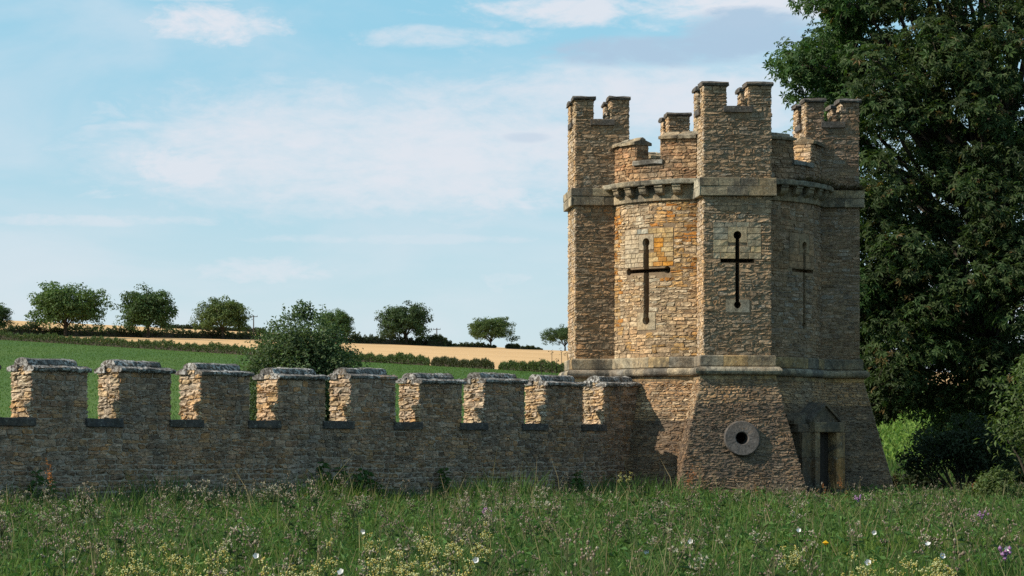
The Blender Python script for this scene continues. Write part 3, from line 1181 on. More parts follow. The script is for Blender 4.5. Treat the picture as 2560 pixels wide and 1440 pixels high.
wall = tag(empty('battlemented_wall', (W0[0], W0[1], 0)),
           'long low rubble stone wall with battlements running up to the tower', 'wall')
ws = Stones()
AW0, AW1 = -4.2, 19.75
sweep(wf, [(-.4, -TK), (-.4, -.01), (ZWS - .03, -.01), (ZWS - .03, -TK)], AW0, AW1, 1, 0, None, 'wall_core', M['mortar_w'], wall)
P_WLOW = pal_of([(.235, .17, .118), (.26, .185, .122), (.21, .158, .115), (.29, .2, .115), (.28, .22, .16), (.18, .14, .105)], .22)


def pal_wall(s, z):
    k = min(max(s / 14 + (1.3 - z) * .5, 0), 1)
    c = P_WLOW(s, z) if random.random() < k else P_WALL(s, z)
    return c


ws.lay(wf, AW0, AW1, -.1, 1.25, pal_wall, M['wallst'], (.085, .125), (.15, .42), gap=.019, proud=.012, thin=.05)
ws.rubble(wf, AW0, AW1, 1.25, ZWS - .10, pal_wall, M['wallst'])
mer = [(k * PITCH + random.uniform(-.02, .02)) for k in range(-2, 9)]
for mi, a0 in enumerate(mer):
    a1 = a0 + LM + random.uniform(-.04, .04)
    ZWT = ZWT0 + random.uniform(-.035, .035)
    lean = random.uniform(-.012, .012)
    sweep(wf, [(ZWS - .05, -TK), (ZWS - .05, -.01), (ZWT, -.01), (ZWT, -TK)], a0 + .01, a1 - .01, 1, 0, None, 'merlon', M['mortar_w'], wall)
    ws.rubble(wf, a0, a1, ZWS - .10, ZWT, pal_wall, M['wallst'], end=.02)
    ws.rubble(wend(a0), -TK, 0, ZWS + .01, ZWT, P_END, M['rubble'], end=.02, proud=.022, rough=.016)
    ws.rubble(wend(a1, False), 0, TK, ZWS + .01, ZWT, P_END, M['rubble'])
    # flat coping stones, front and back, then the rounded ridge
    n = random.choice((2, 3))
    for fr in (True, False):
        mp = wf if fr else wbk
        A, B = (a0 - .02, a1 + .07) if fr else (-a1 - .07, -a0 + .06)
        ed = [A] + [A + (B - A) * (i + random.uniform(-.2, .2)) / n for i in range(1, n)] + [B]
        for i in range(n):
            c = (.085, .078, .07)
            dz = random.uniform(-.01, .012)
            out_ = .09 + random.uniform(-.02, .02)
            if mi == 6 and fr:
                out_ = .03
                c = (.12, .105, .09)
                if i == n - 1:
                    c = (.30, .16, .08)
            sweep(mp, [(ZWT + dz, -.25), (ZWT + dz, out_ - .03), (ZWT + .03 + dz, out_), (ZWT + .075 + dz, out_), (ZWT + .13 + dz, -.10), (ZWT + .13 + dz, -.25)],
                  ed[i] + .003, ed[i + 1] - .003, 4, .006, c, 'coping_slab', M['coping'], wall)
    cm = lambda s, z, d: WL(s, -TK / 2 + d, z)
    n = random.choice((1, 2, 2, 3))
    A, B = a0 - .02, a1 - .17
    ed = [A] + [A + (B - A) * (i + random.uniform(-.2, .2)) / n for i in range(1, n)] + [B]
    for i in range(n):
        h = random.uniform(.0, .02)
        sweep(cm, [(ZWT + .10, -.21), (ZWT + .16, -.225), (ZWT + .225 + h, -.17), (ZWT + .255 + h, -.06), (ZWT + .255 + h, .06), (ZWT + .225 + h, .17), (ZWT + .16, .225), (ZWT + .10, .21)],
              ed[i] + .002, ed[i + 1] - .002, 5, .007, (.085, .078, .07), 'ridge_stone', M['coping'], wall)
    # bed of packing stones that closes the end under the ridge
    ws.lay(wend(a0), -TK * .75, -TK * .25, ZWT, ZWT + .11, P_END, M['rubble'], (.1, .11), (.12, .25), proud=.02)
    # sill of the gap on the left of this merlon
    A, B = a0 - (PITCH - LM) - .06, a0 + .07
    half = (A + B) / 2 + random.uniform(-.15, .15)
    parts = [(A, B)] if mi % 3 else [(A, half), (half, B)]
    for (p, q) in parts:
        sweep(wf, box_prof(ZWS - .165, ZWS + .005, -TK - .02, .055 + random.uniform(-.01, .01), .015), p + .002, q - .002, 3, .006, (.075, .07, .068), 'sill_stone', M['dressed'], wall)
ws.build(wall)

# ------------------------------------------------------------------ leaves and branches

def unit(v):
    return v / np.maximum(np.linalg.norm(v, axis=-1, keepdims=True), 1e-9)


def frames(n, up=0.4, out=None, outk=0.0):
    nr = RNG.normal(size=(n, 3))
    nr[:, 2] = np.abs(nr[:, 2]) + up
    if out is not None:
        nr = unit(nr) + out * outk
    nr = unit(nr)
    t = RNG.normal(size=(n, 3))
    t = unit(t - nr * (t * nr).sum(1, keepdims=True))
    b = np.cross(nr, t)
    return nr, t, b


def kites(P, size, col, wid=0.5, up=0.4, out=None, outk=0.0, fold=0.12, tdir=None):
    n = len(P)
    nr, t, b = frames(n, up, out, outk)
    if tdir is not None:
        t = unit(tdir)
        b = unit(np.cross(nr, t))
        nr = np.cross(t, b)
    s = np.asarray(size).reshape(-1, 1)
    w = wid * s * .5
    V = np.stack([P, P + t * s * .45 + b * w + nr * s * fold, P + t * s - nr * s * fold * .8, P + t * s * .45 - b * w + nr * s * fold], 1)
    Fc = np.arange(n * 4).reshape(n, 4)
    Cc = np.repeat(col[:, None, :], 4, 1).reshape(-1, 3)
    return V.reshape(-1, 3), Fc, Cc


def palms(P, size, col, up=0.5, out=None, outk=0.0):
    n = len(P)
    nr, t, b = frames(n, up, out, outk)
    Vs, Cs = [], []
    for ang, ln in ((-105, .62), (-52, .88), (0, 1.0), (52, .88), (105, .62)):
        a = R_(ang)
        tt = t * math.cos(a) + b * math.sin(a)
        bb = np.cross(nr, tt)
        s = (np.asarray(size) * ln).reshape(-1, 1)
        V = np.stack([P, P + tt * s * .6 + bb * s * .19 - nr * s * .05, P + tt * s - nr * s * .32, P + tt * s * .6 - bb * s * .19 - nr * s * .05], 1)
        Vs.append(V)
        cc = col * RNG.uniform(.88, 1.12, (n, 1))
        Cs.append(np.repeat(cc[:, None, :], 4, 1))
    V = np.concatenate(Vs, 0).reshape(-1, 3)
    Cc = np.concatenate(Cs, 0).reshape(-1, 3)
    return V, np.arange(len(V)).reshape(-1, 4), Cc


def shades(n, base, var=.25, hue=.1):
    c = np.tile(np.asarray(base, float), (n, 1)) * RNG.uniform(1 - var, 1 + var, (n, 1))
    c[:, 0] *= RNG.uniform(1 - hue, 1 + hue, n)
    return c


def merge(parts):
    V, Fc, Cc, off = [], [], [], 0
    for (v, f, c) in parts:
        V.append(v)
        Fc.append(f + off)
        Cc.append(c)
        off += len(v)
    return np.concatenate(V), np.concatenate(Fc), np.concatenate(Cc)


def tube(pts, rad, sides=6, col=(.05, .045, .035)):
    pts = np.asarray(pts, float)
    V, Fc = [], []
    n = len(pts)
    for i in range(n):
        tg = unit(pts[min(i + 1, n - 1)] - pts[max(i - 1, 0)])
        ref = np.array([1, 0, 0]) if abs(tg[0]) < .8 else np.array([0, 1, 0])
        x = unit(np.cross(tg, ref))
        y = np.cross(tg, x)
        for k in range(sides):
            a = 2 * math.pi * k / sides
            V.append(pts[i] + rad[i] * (x * math.cos(a) + y * math.sin(a)))
    for i in range(n - 1):
        for k in range(sides):
            a, b = i * sides + k, i * sides + (k + 1) % sides
            Fc.append((a, b, b + sides, a + sides))
    return np.array(V), np.array(Fc), np.tile(np.asarray(col, float), (len(V), 1))


def bend(p, q, n=6, amp=.1, sag=0):
    p, q = np.asarray(p, float), np.asarray(q, float)
    L = np.linalg.norm(q - p)
    off = RNG.normal(0, amp * L, 3)
    t = np.linspace(0, 1, n)[:, None]
    pts = p + (q - p) * t + off * np.sin(t * math.pi) * .6
    pts[:, 2] += sag * L * np.sin(t[:, 0] * math.pi)
    pts[1:-1] += RNG.normal(0, amp * L * .12, (n - 2, 3))
    return pts


def foliage_obj(name, parts, mat, parent=None):
    V, Fc, Cc = merge(parts)
    return link(name, np_mesh(name, V, Fc, Cc), mat, parent)


def oak(px, Y, py_base, py_top, px0, px1, label, seed, col=(.045, .065, .022), dome=1.0, low=.25, dens=1.0, gapp=.18):
    global RNG
    save = RNG
    RNG = np.random.default_rng(seed)
    X = px_to(px, Y)
    z0 = ground_z(X, Y)
    H = z_at(py_top, Y) - z0
    wl, wr = px_to(px, Y) - px_to(px0, Y), px_to(px1, Y) - px_to(px, Y)
    root = tag(empty('oak_tree', (X, Y, z0)), label, 'tree', 'trees along the far hedgerow')
    base = np.array([X, Y, z0])
    tips = []
    nl = 9
    woods = [tube(np.array([base + (0, 0, -.5), base + (0.1, 0, H * .12), base + (0, .1, H * .26)]), [H * .035, H * .027, H * .022], 7)]
    for i in range(nl):
        a = 2 * math.pi * i / nl + RNG.uniform(-.3, .3)
        ex = (wr if math.cos(a) > 0 else wl) * RNG.uniform(.45, .8)
        tip = base + np.array([math.cos(a) * ex, math.sin(a) * ex * .9, H * RNG.uniform(.42, .85)])
        st = base + (0, 0, H * RNG.uniform(.13, .26))
        b_ = bend(st, tip, 6, .08, .06)
        woods.append(tube(b_, np.linspace(H * .016, H * .004, 6), 5))
        for k in range(2):
            q = b_[RNG.integers(2, 5)]
            t2 = q + RNG.normal(0, H * .14, 3) + (0, 0, H * .05)
            woods.append(tube(bend(q, t2, 4, .1), np.linspace(H * .007, H * .002, 4), 4))
    Vw, Fw, Cw = merge(woods)
    link('trunk', np_mesh('trunk', Vw, Fw, Cw), M['bark'], root)
    # crown: clumps on the shell of a lopsided dome
    nc = int(300 * dens)
    P, S, Cc, O = [], [], [], []
    cz = z0 + H * .53
    for i in range(nc):
        a = RNG.uniform(0, 2 * math.pi)
        e = math.asin(RNG.uniform(-low, 1))
        rr = RNG.uniform(.55, .95) if RNG.random() < .8 else RNG.uniform(.2, .6)
        ex = wr if math.cos(a) > 0 else wl
        lump = 1 + .09 * math.sin(3 * a + seed) + .09 * math.sin(5 * a + 2 * e + seed) + .06 * math.sin(4 * e + 9 * a + seed)
        c = np.array([X + math.cos(a) * math.cos(e) ** (.72 if e > 0 else .4) * ex * rr * lump, Y + math.sin(a) * math.cos(e) ** .8 * (wl + wr) * .45 * rr, cz + math.sin(e) * H * (.41 if e > 0 else .46) * rr * lump])
        if math.sin(4 * a + 5 * e + 1.7 * seed) > .9 and rr > .6:
            continue
        rc = H * RNG.uniform(.07, .125)
        m_ = int(RNG.uniform(45, 80))
        d = unit(RNG.normal(size=(m_, 3))) * (RNG.uniform(.2, 1, (m_, 1)) ** .5) * rc * np.array([1.2, 1.2, .75])
        P.append(c + d)
        O.append(unit(d))
        S.append(RNG.uniform(.3, .62, m_) * H / 13)
        Cc.append(shades(m_, np.array(col) * 1.3 * RNG.uniform(.75, 1.3), .25))
    P, S, Cc, O = np.concatenate(P), np.concatenate(S), np.concatenate(Cc), np.concatenate(O)
    V, Fc, C2 = kites(P, S, Cc, .75, .3, O, .8)
    o = link('crown', np_mesh('crown', V, Fc, C2), M['leaf'], root)
    RNG = save
    return root


OAKS = [(-25, 500, 815, 748, -70, 28, 'oak tree cut off by the edge at the left end of the hedgerow', 1, (0.051, 0.084, 0.029)),
        (163, 505, 820, 697, 68, 260, 'tallest wide spreading oak in the far hedgerow above the left battlements', 2, (0.061, 0.099, 0.029)),
        (370, 530, 825, 713, 297, 440, 'rounded dark oak between the tallest oak and the pale rounded one', 3, (0.049, 0.081, 0.026)),
        (556, 560, 834, 738, 488, 622, 'lighter olive green oak beside the left telegraph pole', 4, (0.074, 0.102, 0.031)),
        (838, 600, 845, 769, 795, 884, 'oak half hidden behind the big leafy bush', 5, (0.057, 0.093, 0.029)),
        (1014, 625, 853, 750, 949, 1078, 'tall dark oak just left of the right telegraph pole', 6, (0.041, 0.067, 0.026)),
        (1226, 655, 868, 789, 1166, 1292, 'low domed oak standing alone above the wheat field', 7, (0.061, 0.090, 0.029)),
        (1412, 680, 881, 811, 1349, 1480, 'oak partly hidden behind the left turret of the tower', 8, (0.043, 0.070, 0.026))]
for q in OAKS:
    px, Y, pb, pt, a, b, lab, seed, col = q
    oak(px, Y, pb, pt, a, b, lab, seed, col, low=(.85 if seed in (1, 2, 3, 6, 5) else .62), dens=1.15 if seed == 2 else 1.0)


def hedge(name, label, pts, hgt, dep, col, seed, lump=.25, spiky=0.0, size=.3, n_per_m=130, group=None, ragged=.3):
    """pts: list of (px, Y); a hedge of leaves grown on a dark twiggy middle"""
    global RNG
    save = RNG
    RNG = np.random.default_rng(seed)
    A = []
    for (px, Y) in pts:
        x = px_to(px, Y)
        A.append((x, Y, ground_z(x, Y)))
    A = np.array(A)
    seg = np.linalg.norm(np.diff(A, axis=0), axis=1)
    L = np.concatenate([[0], np.cumsum(seg)])
    n = int(L[-1] * n_per_m)
    s = RNG.uniform(0, L[-1], n)
    X, Y, Z = [np.interp(s, L, A[:, i]) for i in range(3)]
    hh = hgt * (1 + lump * np.sin(s * .9 + seed) * .4 + lump * np.sin(s * .37 + 2 * seed) * .6 + lump * .5 * np.sin(s * 2.7))
    en = np.minimum(np.minimum(s, L[-1] - s) / 1.2, 1) ** .5
    hh = hh * (.35 + .65 * en)
    th = RNG.uniform(-1, 1, n)
    r = RNG.uniform(.6, 1.05, n)
    P = np.stack([X, Y + th * dep * .5, Z + hh * np.sqrt(np.maximum(1 - np.abs(th) ** 3, .05)) * np.where(RNG.random(n) < .55, r, RNG.uniform(.05, 1, n))], 1)
    Cc = shades(n, col, .3)
    parts = [kites(P, RNG.uniform(.6, 1.3, n) * size, Cc, .7, .2)]
    if spiky:
        m_ = int(n * spiky)
        s2 = RNG.uniform(0, L[-1], m_)
        X, Y, Z = [np.interp(s2, L, A[:, i]) for i in range(3)]
        h2 = np.interp(s2, np.sort(s), hh[np.argsort(s)])
        P2 = np.stack([X, Y + RNG.uniform(-.5, .3, m_) * dep, Z + h2 * RNG.uniform(.2, .9, m_)], 1)
        td = np.stack([RNG.normal(.15, .25, m_), RNG.normal(0, .2, m_), np.ones(m_)], 1)
        parts.append(kites(P2, RNG.uniform(.25, .55, m_), shades(m_, np.array(col) * 1.25, .3), .16, .1, tdir=td))
    root = tag(empty(name, tuple(A[0])), label, 'hedge', group)
    foliage_obj('foliage', parts, M['leaf'], root)
    # twiggy middle
    V, Fc = [], []
    for i, t in enumerate(np.linspace(0.02, .98, 40)):
        ss = t * L[-1]
        x, y, z = [float(np.interp(ss, L, A[:, k])) for k in range(3)]
        h_ = float(hgt) * RNG.uniform(.5, .66)
        V += [(x, y - dep * .28, z - .2), (x, y - dep * .2, z + h_), (x, y + dep * .2, z + h_), (x, y + dep * .28, z - .2)]
        if i:
            b = i * 4
            for k in range(3):
                Fc.append((b - 4 + k, b + k, b + k + 1, b - 3 + k))
    link('twigs', py_mesh('twigs', V, Fc), M['bark'], root)
    RNG = save
    return root


def h1(px):
    return float(np.interp(px, PXS, Y1))


def h2(px):
    return float(np.interp(px, PXS, Y2))


HC1, HC2 = (.068, .096, .032), (.048, .064, .026)
hedge('hedgerow', 'long thin hedge between the green field and the wheat, left of the big bush', [(p, h1(p)) for p in np.linspace(-120, 760, 14)], 1.12, 1.5, HC1, 21, .25, .5, .26, 130)
hedge('hedgerow', 'hedge piece beside the big bush ending in a rounded shrub', [(p, h1(p)) for p in np.linspace(800, 1074, 8)], 1.02, 1.8, HC1, 22, .3, .4, .24, 240)
hedge('hedgerow', 'middle hedge piece with gaps at both ends below the wheat', [(p, h1(p)) for p in np.linspace(1080, 1234, 6)], .98, 1.8, (.06, .066, .03), 23, .25, .5, .24, 260)
hedge('hedgerow', 'hedge piece at the foot of the tower behind the last battlements', [(p, h1(p)) for p in np.linspace(1248, 1440, 6)], 1.0, 1.8, HC1, 24, .25, .5, .24, 260)
hedge('hedgerow', 'dark upper hedge under the oaks along the top of the wheat', [(p, h2(p)) for p in np.linspace(-150, 900, 20)], 1.75, 2.2, HC2, 25, .3, .1, .42, 90)
hedge('hedgerow', 'dark upper hedge tapering down towards the domed oak', [(p, h2(p)) for p in np.linspace(880, 1130, 8)], 2.0, 2.2, HC2, 26, .35, .1, .42, 110)
hedge('hedgerow', 'low end of the upper hedge between two oaks', [(p, h2(p)) for p in np.linspace(1120, 1240, 6)], .9, 1.8, HC2, 27, .4, .1, .4, 90)
hedge('hedgerow', 'small round hedge bush right of the domed oak', [(p, h2(p)) for p in np.linspace(1264, 1300, 4)], 1.2, 1.8, HC2, 28, .1, 0, .36, 200)
hedge('hedgerow', 'straggling low bushes left of the oak beside the tower', [(p, h2(p)) for p in np.linspace(1302, 1356, 4)], .7, 1.5, HC2, 29, .5, .1, .36, 120)
hedge('hedgerow', 'low dark hedge on the skyline between the olive oak and the big bush', [(p, float(np.interp(p, PXS, Y3)) - 4) for p in np.linspace(400, 665, 8)], 1.1, 2, HC2, 30, .25, 0, .42, 90)
hedge('hedgerow', 'round hedge bush under the right telegraph pole', [(p, h2(p) - 4) for p in np.linspace(1070, 1112, 4)], 2.6, 2.0, HC2, 31, .1, 0, .4, 200)

# telegraph poles
for (px, Y, yt, lab) in ((634, 640, 788, 'left telegraph pole with a crossarm, beside the olive oak'), (1092, 690, 820, 'right telegraph pole with a crossarm, above a round bush')):
    X = px_to(px, Y)
    z0 = ground_z(X, Y)
    zt = z_at(yt, Y)
    root = tag(empty('telegraph_pole', (X, Y, z0)), lab, 'telegraph pole', 'telegraph poles on the skyline')
    V, Fc, _ = tube([(X, Y, z0 - .3), (X, Y, zt)], [.16, .12], 8)
    link('pole', np_mesh('pole', V, Fc), M['iron'], root)
    V, Fc, _ = tube([(X - 1.0, Y, zt - .35), (X + 1.0, Y, zt - .35)], [.08, .08], 4)
    link('crossarm', np_mesh('crossarm', V, Fc), M['iron'], root)
    for dx in (-.9, 0, .9):
        V, Fc, _ = tube([(X + dx, Y, zt - .32), (X + dx, Y, zt + .02)], [.06, .04], 5)
        link('insulator', np_mesh('insulator', V, Fc), M['iron'], root)


# ------------------------------------------------------------------ bushes and the big chestnut

def bush(name, label, X, Y, z0, wx, wy, H, nclump, nleaf, size, col, seed, cat='bush', sprigs=30, wid=.55, rc=(.12, .2), low=-.3):
    global RNG
    save = RNG
    RNG = np.random.default_rng(seed)
    root = tag(empty(name, (X, Y, z0)), label, cat)
    woods, P, S, Cc, O = [], [], [], [], []
    base = np.array([X, Y, z0])
    for i in range(nclump):
        a = RNG.uniform(0, 2 * math.pi)
        e = RNG.uniform(low, 1)
        rr = RNG.uniform(.5, .98)
        ce = math.sqrt(max(1 - e * e, 0))
        c = base + np.array([math.cos(a) * ce * wx * rr, math.sin(a) * ce * wy * rr, H * .5 + e * H * .46 * rr])
        c[2] = max(c[2], z0 + .1)
        r_c = H * RNG.uniform(*rc)
        d = unit(RNG.normal(size=(nleaf, 3))) * (RNG.uniform(.1, 1, (nleaf, 1)) ** .6) * r_c * np.array([1, 1, .8])
        P.append(c + d)
        O.append(unit(d))
        S.append(RNG.uniform(.7, 1.3, nleaf) * size)
        Cc.append(shades(nleaf, np.array(col) * RNG.uniform(.75, 1.3), .3))
        if i % 3 == 0:
            woods.append(tube(bend(base + RNG.normal(0, .1, 3) * (1, 1, 0), c, 5, .08), np.linspace(.05, .012, 5), 5))
    for i in range(sprigs):
        a = RNG.uniform(0, 2 * math.pi)
        rr = RNG.uniform(0, .85)
        q = base + np.array([math.cos(a) * wx * rr, math.sin(a) * wy * rr, H * (.86 + .1 * math.sqrt(1 - rr * rr) - .28 * rr * rr)])
        tip = q + np.array([RNG.normal(.05, .1), RNG.normal(0, .1), RNG.uniform(.25, .55)]) * H * .2
        n = 26
        t = RNG.uniform(0, 1, (n, 1))
        P.append(q + (tip - q) * t + RNG.normal(0, .05, (n, 3)))
        O.append(RNG.normal(0, .3, (n, 3)))
        S.append(RNG.uniform(.7, 1.2, n) * size)
        Cc.append(shades(n, np.array(col) * 1.15, .3))
    P, S, Cc, O = np.concatenate(P), np.concatenate(S), np.concatenate(Cc), np.concatenate(O)
    V, Fc, C2 = kites(P, S, Cc, wid, .3, O, .6)
    link('crown', np_mesh('crown', V, Fc, C2), M['leaf'], root)
    Vw, Fw, _ = merge(woods)
    link('stem', np_mesh('stem', Vw, Fw), M['bark'], root)
    RNG = save
    return root


bush('leafy_bush', 'big leafy bush behind the wall in front of the fields', px_to(758, 96), 96, 0.1, 2.25, 2.0, 6.55, 330, 130, .13, (.082, .118, .05), 41, sprigs=70, low=-.8, rc=(.09, .15))
bush('elder_shrub', 'bright narrow leaved shrub at the right edge under the big tree', px_to(2630, 58), 58, 0, 1.3, 1.3, 4.0, 60, 80, .15, (.075, .11, .03), 42, 'shrub', 12, .3)
bush('elder_shrub', 'low bright shrub spreading from the meadow by the right edge', px_to(2490, 57), 57, 0, .65, .7, 1.1, 26, 60, .12, (.075, .105, .03), 43, 'shrub', 8, .3, (.16, .26))
bush('dark_bush', 'dark undergrowth bush between the tower foot and the big tree', px_to(2270, 76), 76, 0, 1.0, .9, .9, 40, 90, .13, (.028, .04, .016), 44, 'bush', 6)
bush('dark_bush', 'dark bush under the big tree near the right edge', px_to(2405, 74), 74, 0, 1.7, 1.3, 2.5, 80, 90, .13, (.028, .04, .016), 45, 'bush', 6)


def chestnut():
    global RNG
    save = RNG
    RNG = np.random.default_rng(77)
    X, Y, z0 = px_to(2470, 86), 86.0, ground_z(15, 86)
    root = tag(empty('chestnut_tree', (X, Y, z0)), 'huge dark horse chestnut tree behind and right of the tower', 'tree')
    base = np.array([X, Y, z0])
    woods = [tube([base + (0, 0, -.4), base + (.05, 0, 1.2), base + (.1, .1, 4), base + (.3, 0, 8), base + (.2, .2, 13)], [.75, .58, .5, .4, .22], 12)]
    H = 21.5
    P, S, Cc, O = [], [], [], []
    i = -1
    tries = 0
    while i < 640 and tries < 12000:
        tries += 1
        zt = RNG.uniform(0.04, .9) if RNG.random() < .8 else RNG.uniform(.03, .38)
        # crown half width against height
        wz = np.interp(zt, [0, .06, .2, .45, .66, .78, 1], [6.0, 6.6, 7.3, 7.6, 7.0, 6.2, 2.6])
        a = RNG.uniform(0, 2 * math.pi)
        if math.sin(a) > 0 and RNG.random() < .45:
            a = -a
        rr = RNG.uniform(.5, 1.0) ** .7
        lump = 1 + .08 * math.sin(3 * a + 6 * zt) + .06 * math.sin(7 * a + 11 * zt)
        c = base + np.array([math.cos(a) * wz * rr * lump, math.sin(a) * wz * rr * .85, zt * H])
        rc = RNG.uniform(.5, 1.2)
        px = 1280 + F * c[0] / c[1]
        py = HY - F * (c[2] - CZ) / c[1]
        edge = px - rc * 60
        if edge < (1985 if py < 110 else 1925 if py < 260 else 1950) + 30 * math.sin(py * .03):
            continue
        if px > 2640 and RNG.random() < .8:
            continue
        far = px > 2640
        if 2310 < px < 2560 and py > 930 and i % 1 == 0 and zt < .04:
            continue
        if 2205 - rc * 60 < px < 2300 + rc * 60 and 1060 - rc * 40 < py < 1250 and RNG.random() < .97:
            continue
        i += 1
        m_ = int(115 * rc * rc * (.7 if far else 1)) + 10
        d = unit(RNG.normal(size=(m_, 3))) * (RNG.uniform(.2, 1, (m_, 1)) ** .6) * rc * np.array([1.1, 1.1, .62])
        d[:, 2] -= .12 * (d[:, 0] ** 2 + d[:, 1] ** 2) / rc
        P.append(c + d)
        O.append(unit(d))
        S.append(RNG.uniform(.16, .27, m_))
        k = RNG.uniform(.7, 1.25)
        cc = shades(m_, np.array((.046, .090, .024) if px < 2160 else (.044, .072, .021)) * k, .3, .15)
        br = RNG.random(m_) < (.008 if px < 2160 else .03)
        cc[br] = shades(int(br.sum()), (.12, .085, .03), .3)
        Cc.append(cc)
        if i % 3 == 0 and zt > .3:
            st = base + np.array([.1, 0, max(1.2, min(c[2] - z0 - 1.5, 12) * RNG.uniform(.6, .95))])
            b_ = bend(st, c, 7, .07, .03)
            woods.append(tube(b_, np.linspace(.16, .03, 7), 6))
        for k in range(2):
            woods.append(tube(bend(c, c + RNG.normal(0, .35, 3) * rc, 4, .12), np.linspace(.022, .006, 4), 4))
    P, S, Cc, O = np.concatenate(P), np.concatenate(S), np.concatenate(Cc), np.concatenate(O)
    V, Fc, C2 = palms(P, S, Cc, .5, O, .7)
    link('crown', np_mesh('crown', V, Fc, C2), M['leaf'], root)
    Vw, Fw, _ = merge(woods)
    link('trunk', np_mesh('trunk', Vw, Fw), M['bark'], root)
    # spiky green fruit
    sel = RNG.choice(len(P), 160, replace=False)
    Vf, Ff = [], []
    for j, i in enumerate(sel):
        c = P[i] + (0, 0, -.05)
        r = .032
        Vf += [c + (r, 0, 0), c + (0, r, 0), c + (-r, 0, 0), c + (0, -r, 0), c + (0, 0, r), c + (0, 0, -r)]
        b = j * 6
        Ff += [(b + k, b + (k + 1) % 4, b + 4) for k in range(4)] + [(b + (k + 1) % 4, b + k, b + 5) for k in range(4)]
    o = link('conkers', np_mesh('conkers', Vf, Ff, np.tile((.28, .30, .05), (len(Vf), 1))), M['leaf'], root)
    o['kind'] = 'stuff'
    RNG = save


chestnut()

n = len(LEDGE)
td = np.stack([RNG.normal(.2, .4, n), RNG.normal(-.5, .4, n), RNG.uniform(.2, .9, n)], 1)
o = foliage_obj('dry_grass', [kites(LEDGE, RNG.uniform(.08, .24, n), shades(n, (.12, .085, .05), .35), .16, .2, tdir=td)], M['herb'], tower)
o['kind'] = 'stuff'

root = tag(empty('dead_stalks', (px_to(1395, 76), 76, 0)), 'thin bare dead stalks rising behind the wall left of the tower', 'plant')
parts = []
for (px, pt, pw) in ((1352, 905, 1366), (1380, 880, 1372), (1404, 882, 1412), (1418, 882, 1436), (1392, 900, 1390)):
    b0 = np.array([px_to(pw, 76), 76, -.1])
    t0 = np.array([px_to(px, 76), 76.1, z_at(pt, 76)])
    parts.append(tube(bend(b0, t0, 6, .02), np.linspace(.018, .008, 6), 4))
    parts.append(kites(t0 + RNG.normal(0, .05, (8, 3)), np.full(8, .07), shades(8, (.1, .07, .05), .3), .5, .3))
V, Fc, Cc = merge(parts)
link('stalk', np_mesh('stalk', V, Fc, Cc), M['herb'], root)

# ------------------------------------------------------------------ crop plants of the green field
n = 75000
pxs = RNG.uniform(-60, 1500, n)
tt = RNG.random(n) ** .8
Yf = 118 + (np.interp(pxs, PXS, Y1) - 120) * tt
a_, za_ = lines(pxs)[:2]
Zf = ZB + (za_ - ZB) * (Yf - YB) / (a_ - YB)
Pc = np.stack([px_to(pxs, Yf), Yf, Zf - .02], 1)
td = np.stack([RNG.normal(0, .5, n), RNG.normal(0, .5, n), np.full(n, 1.0)], 1)
n2 = 9000
px2 = RNG.uniform(2120, 2420, n2)
Yf2 = 112 + 90 * RNG.random(n2)
a2, za2 = lines(px2)[:2]
Zf2 = ZB + (za2 - ZB) * (Yf2 - YB) / (a2 - YB)
P2 = np.stack([px_to(px2, Yf2), Yf2, Zf2 - .02 + RNG.uniform(0, .25, n2)], 1)
td2 = np.stack([RNG.normal(0, .7, n2), RNG.normal(0, .7, n2), np.full(n2, 1.0)], 1)
tag(foliage_obj('crop_plants', [kites(P2, RNG.uniform(.12, .3, n2), shades(n2, (.13, .20, .04), .4), .6, .2, tdir=td2), kites(Pc, RNG.uniform(.08, .2, n), shades(n, (.085, .155, .032), .3), .38, .2, tdir=td)], M['herb']),
    'green leafy crop covering the field behind the wall', 'crop', kind='stuff')

# ------------------------------------------------------------------ meadow
def in_front(X, Y, m=0.25):
    """True where the meadow can grow: before the wall and outside the tower"""
    b = (X - W0[0]) * WN[0] + (Y - W0[1]) * WN[1]
    r = np.hypot(X - TC[0], Y - TC[1])
    u = (X - TC[0]) * CT + (Y - TC[1]) * ST
    v = (X - TC[0]) * ST - (Y - TC[1]) * CT
    tur = (np.abs(u) < 1.75) & (v < 4.65) | (np.abs(v) < 1.75) & (np.abs(u) < 4.65)
    return ((b > m) | (X > 5.3)) & (r > 3.75) & ~tur


def spread(n, y0, y1, pw=1.0):
    Y = y0 + (y1 - y0) * RNG.random(n) ** pw
    X = RNG.uniform(-.5, .5, n) * (Y * .45 + 4)
    k = in_front(X, Y)
    return X[k], Y[k]


def patch(X, Y, f=.35, ph=0):
    return (np.sin(X * f * 1.7 + ph) + np.sin(Y * f * 1.3 + 1.7 * ph) + np.sin((X + Y) * f * .8 + 2 + ph) + np.sin((X - 1.4 * Y) * f * 1.9 + ph)) / 4


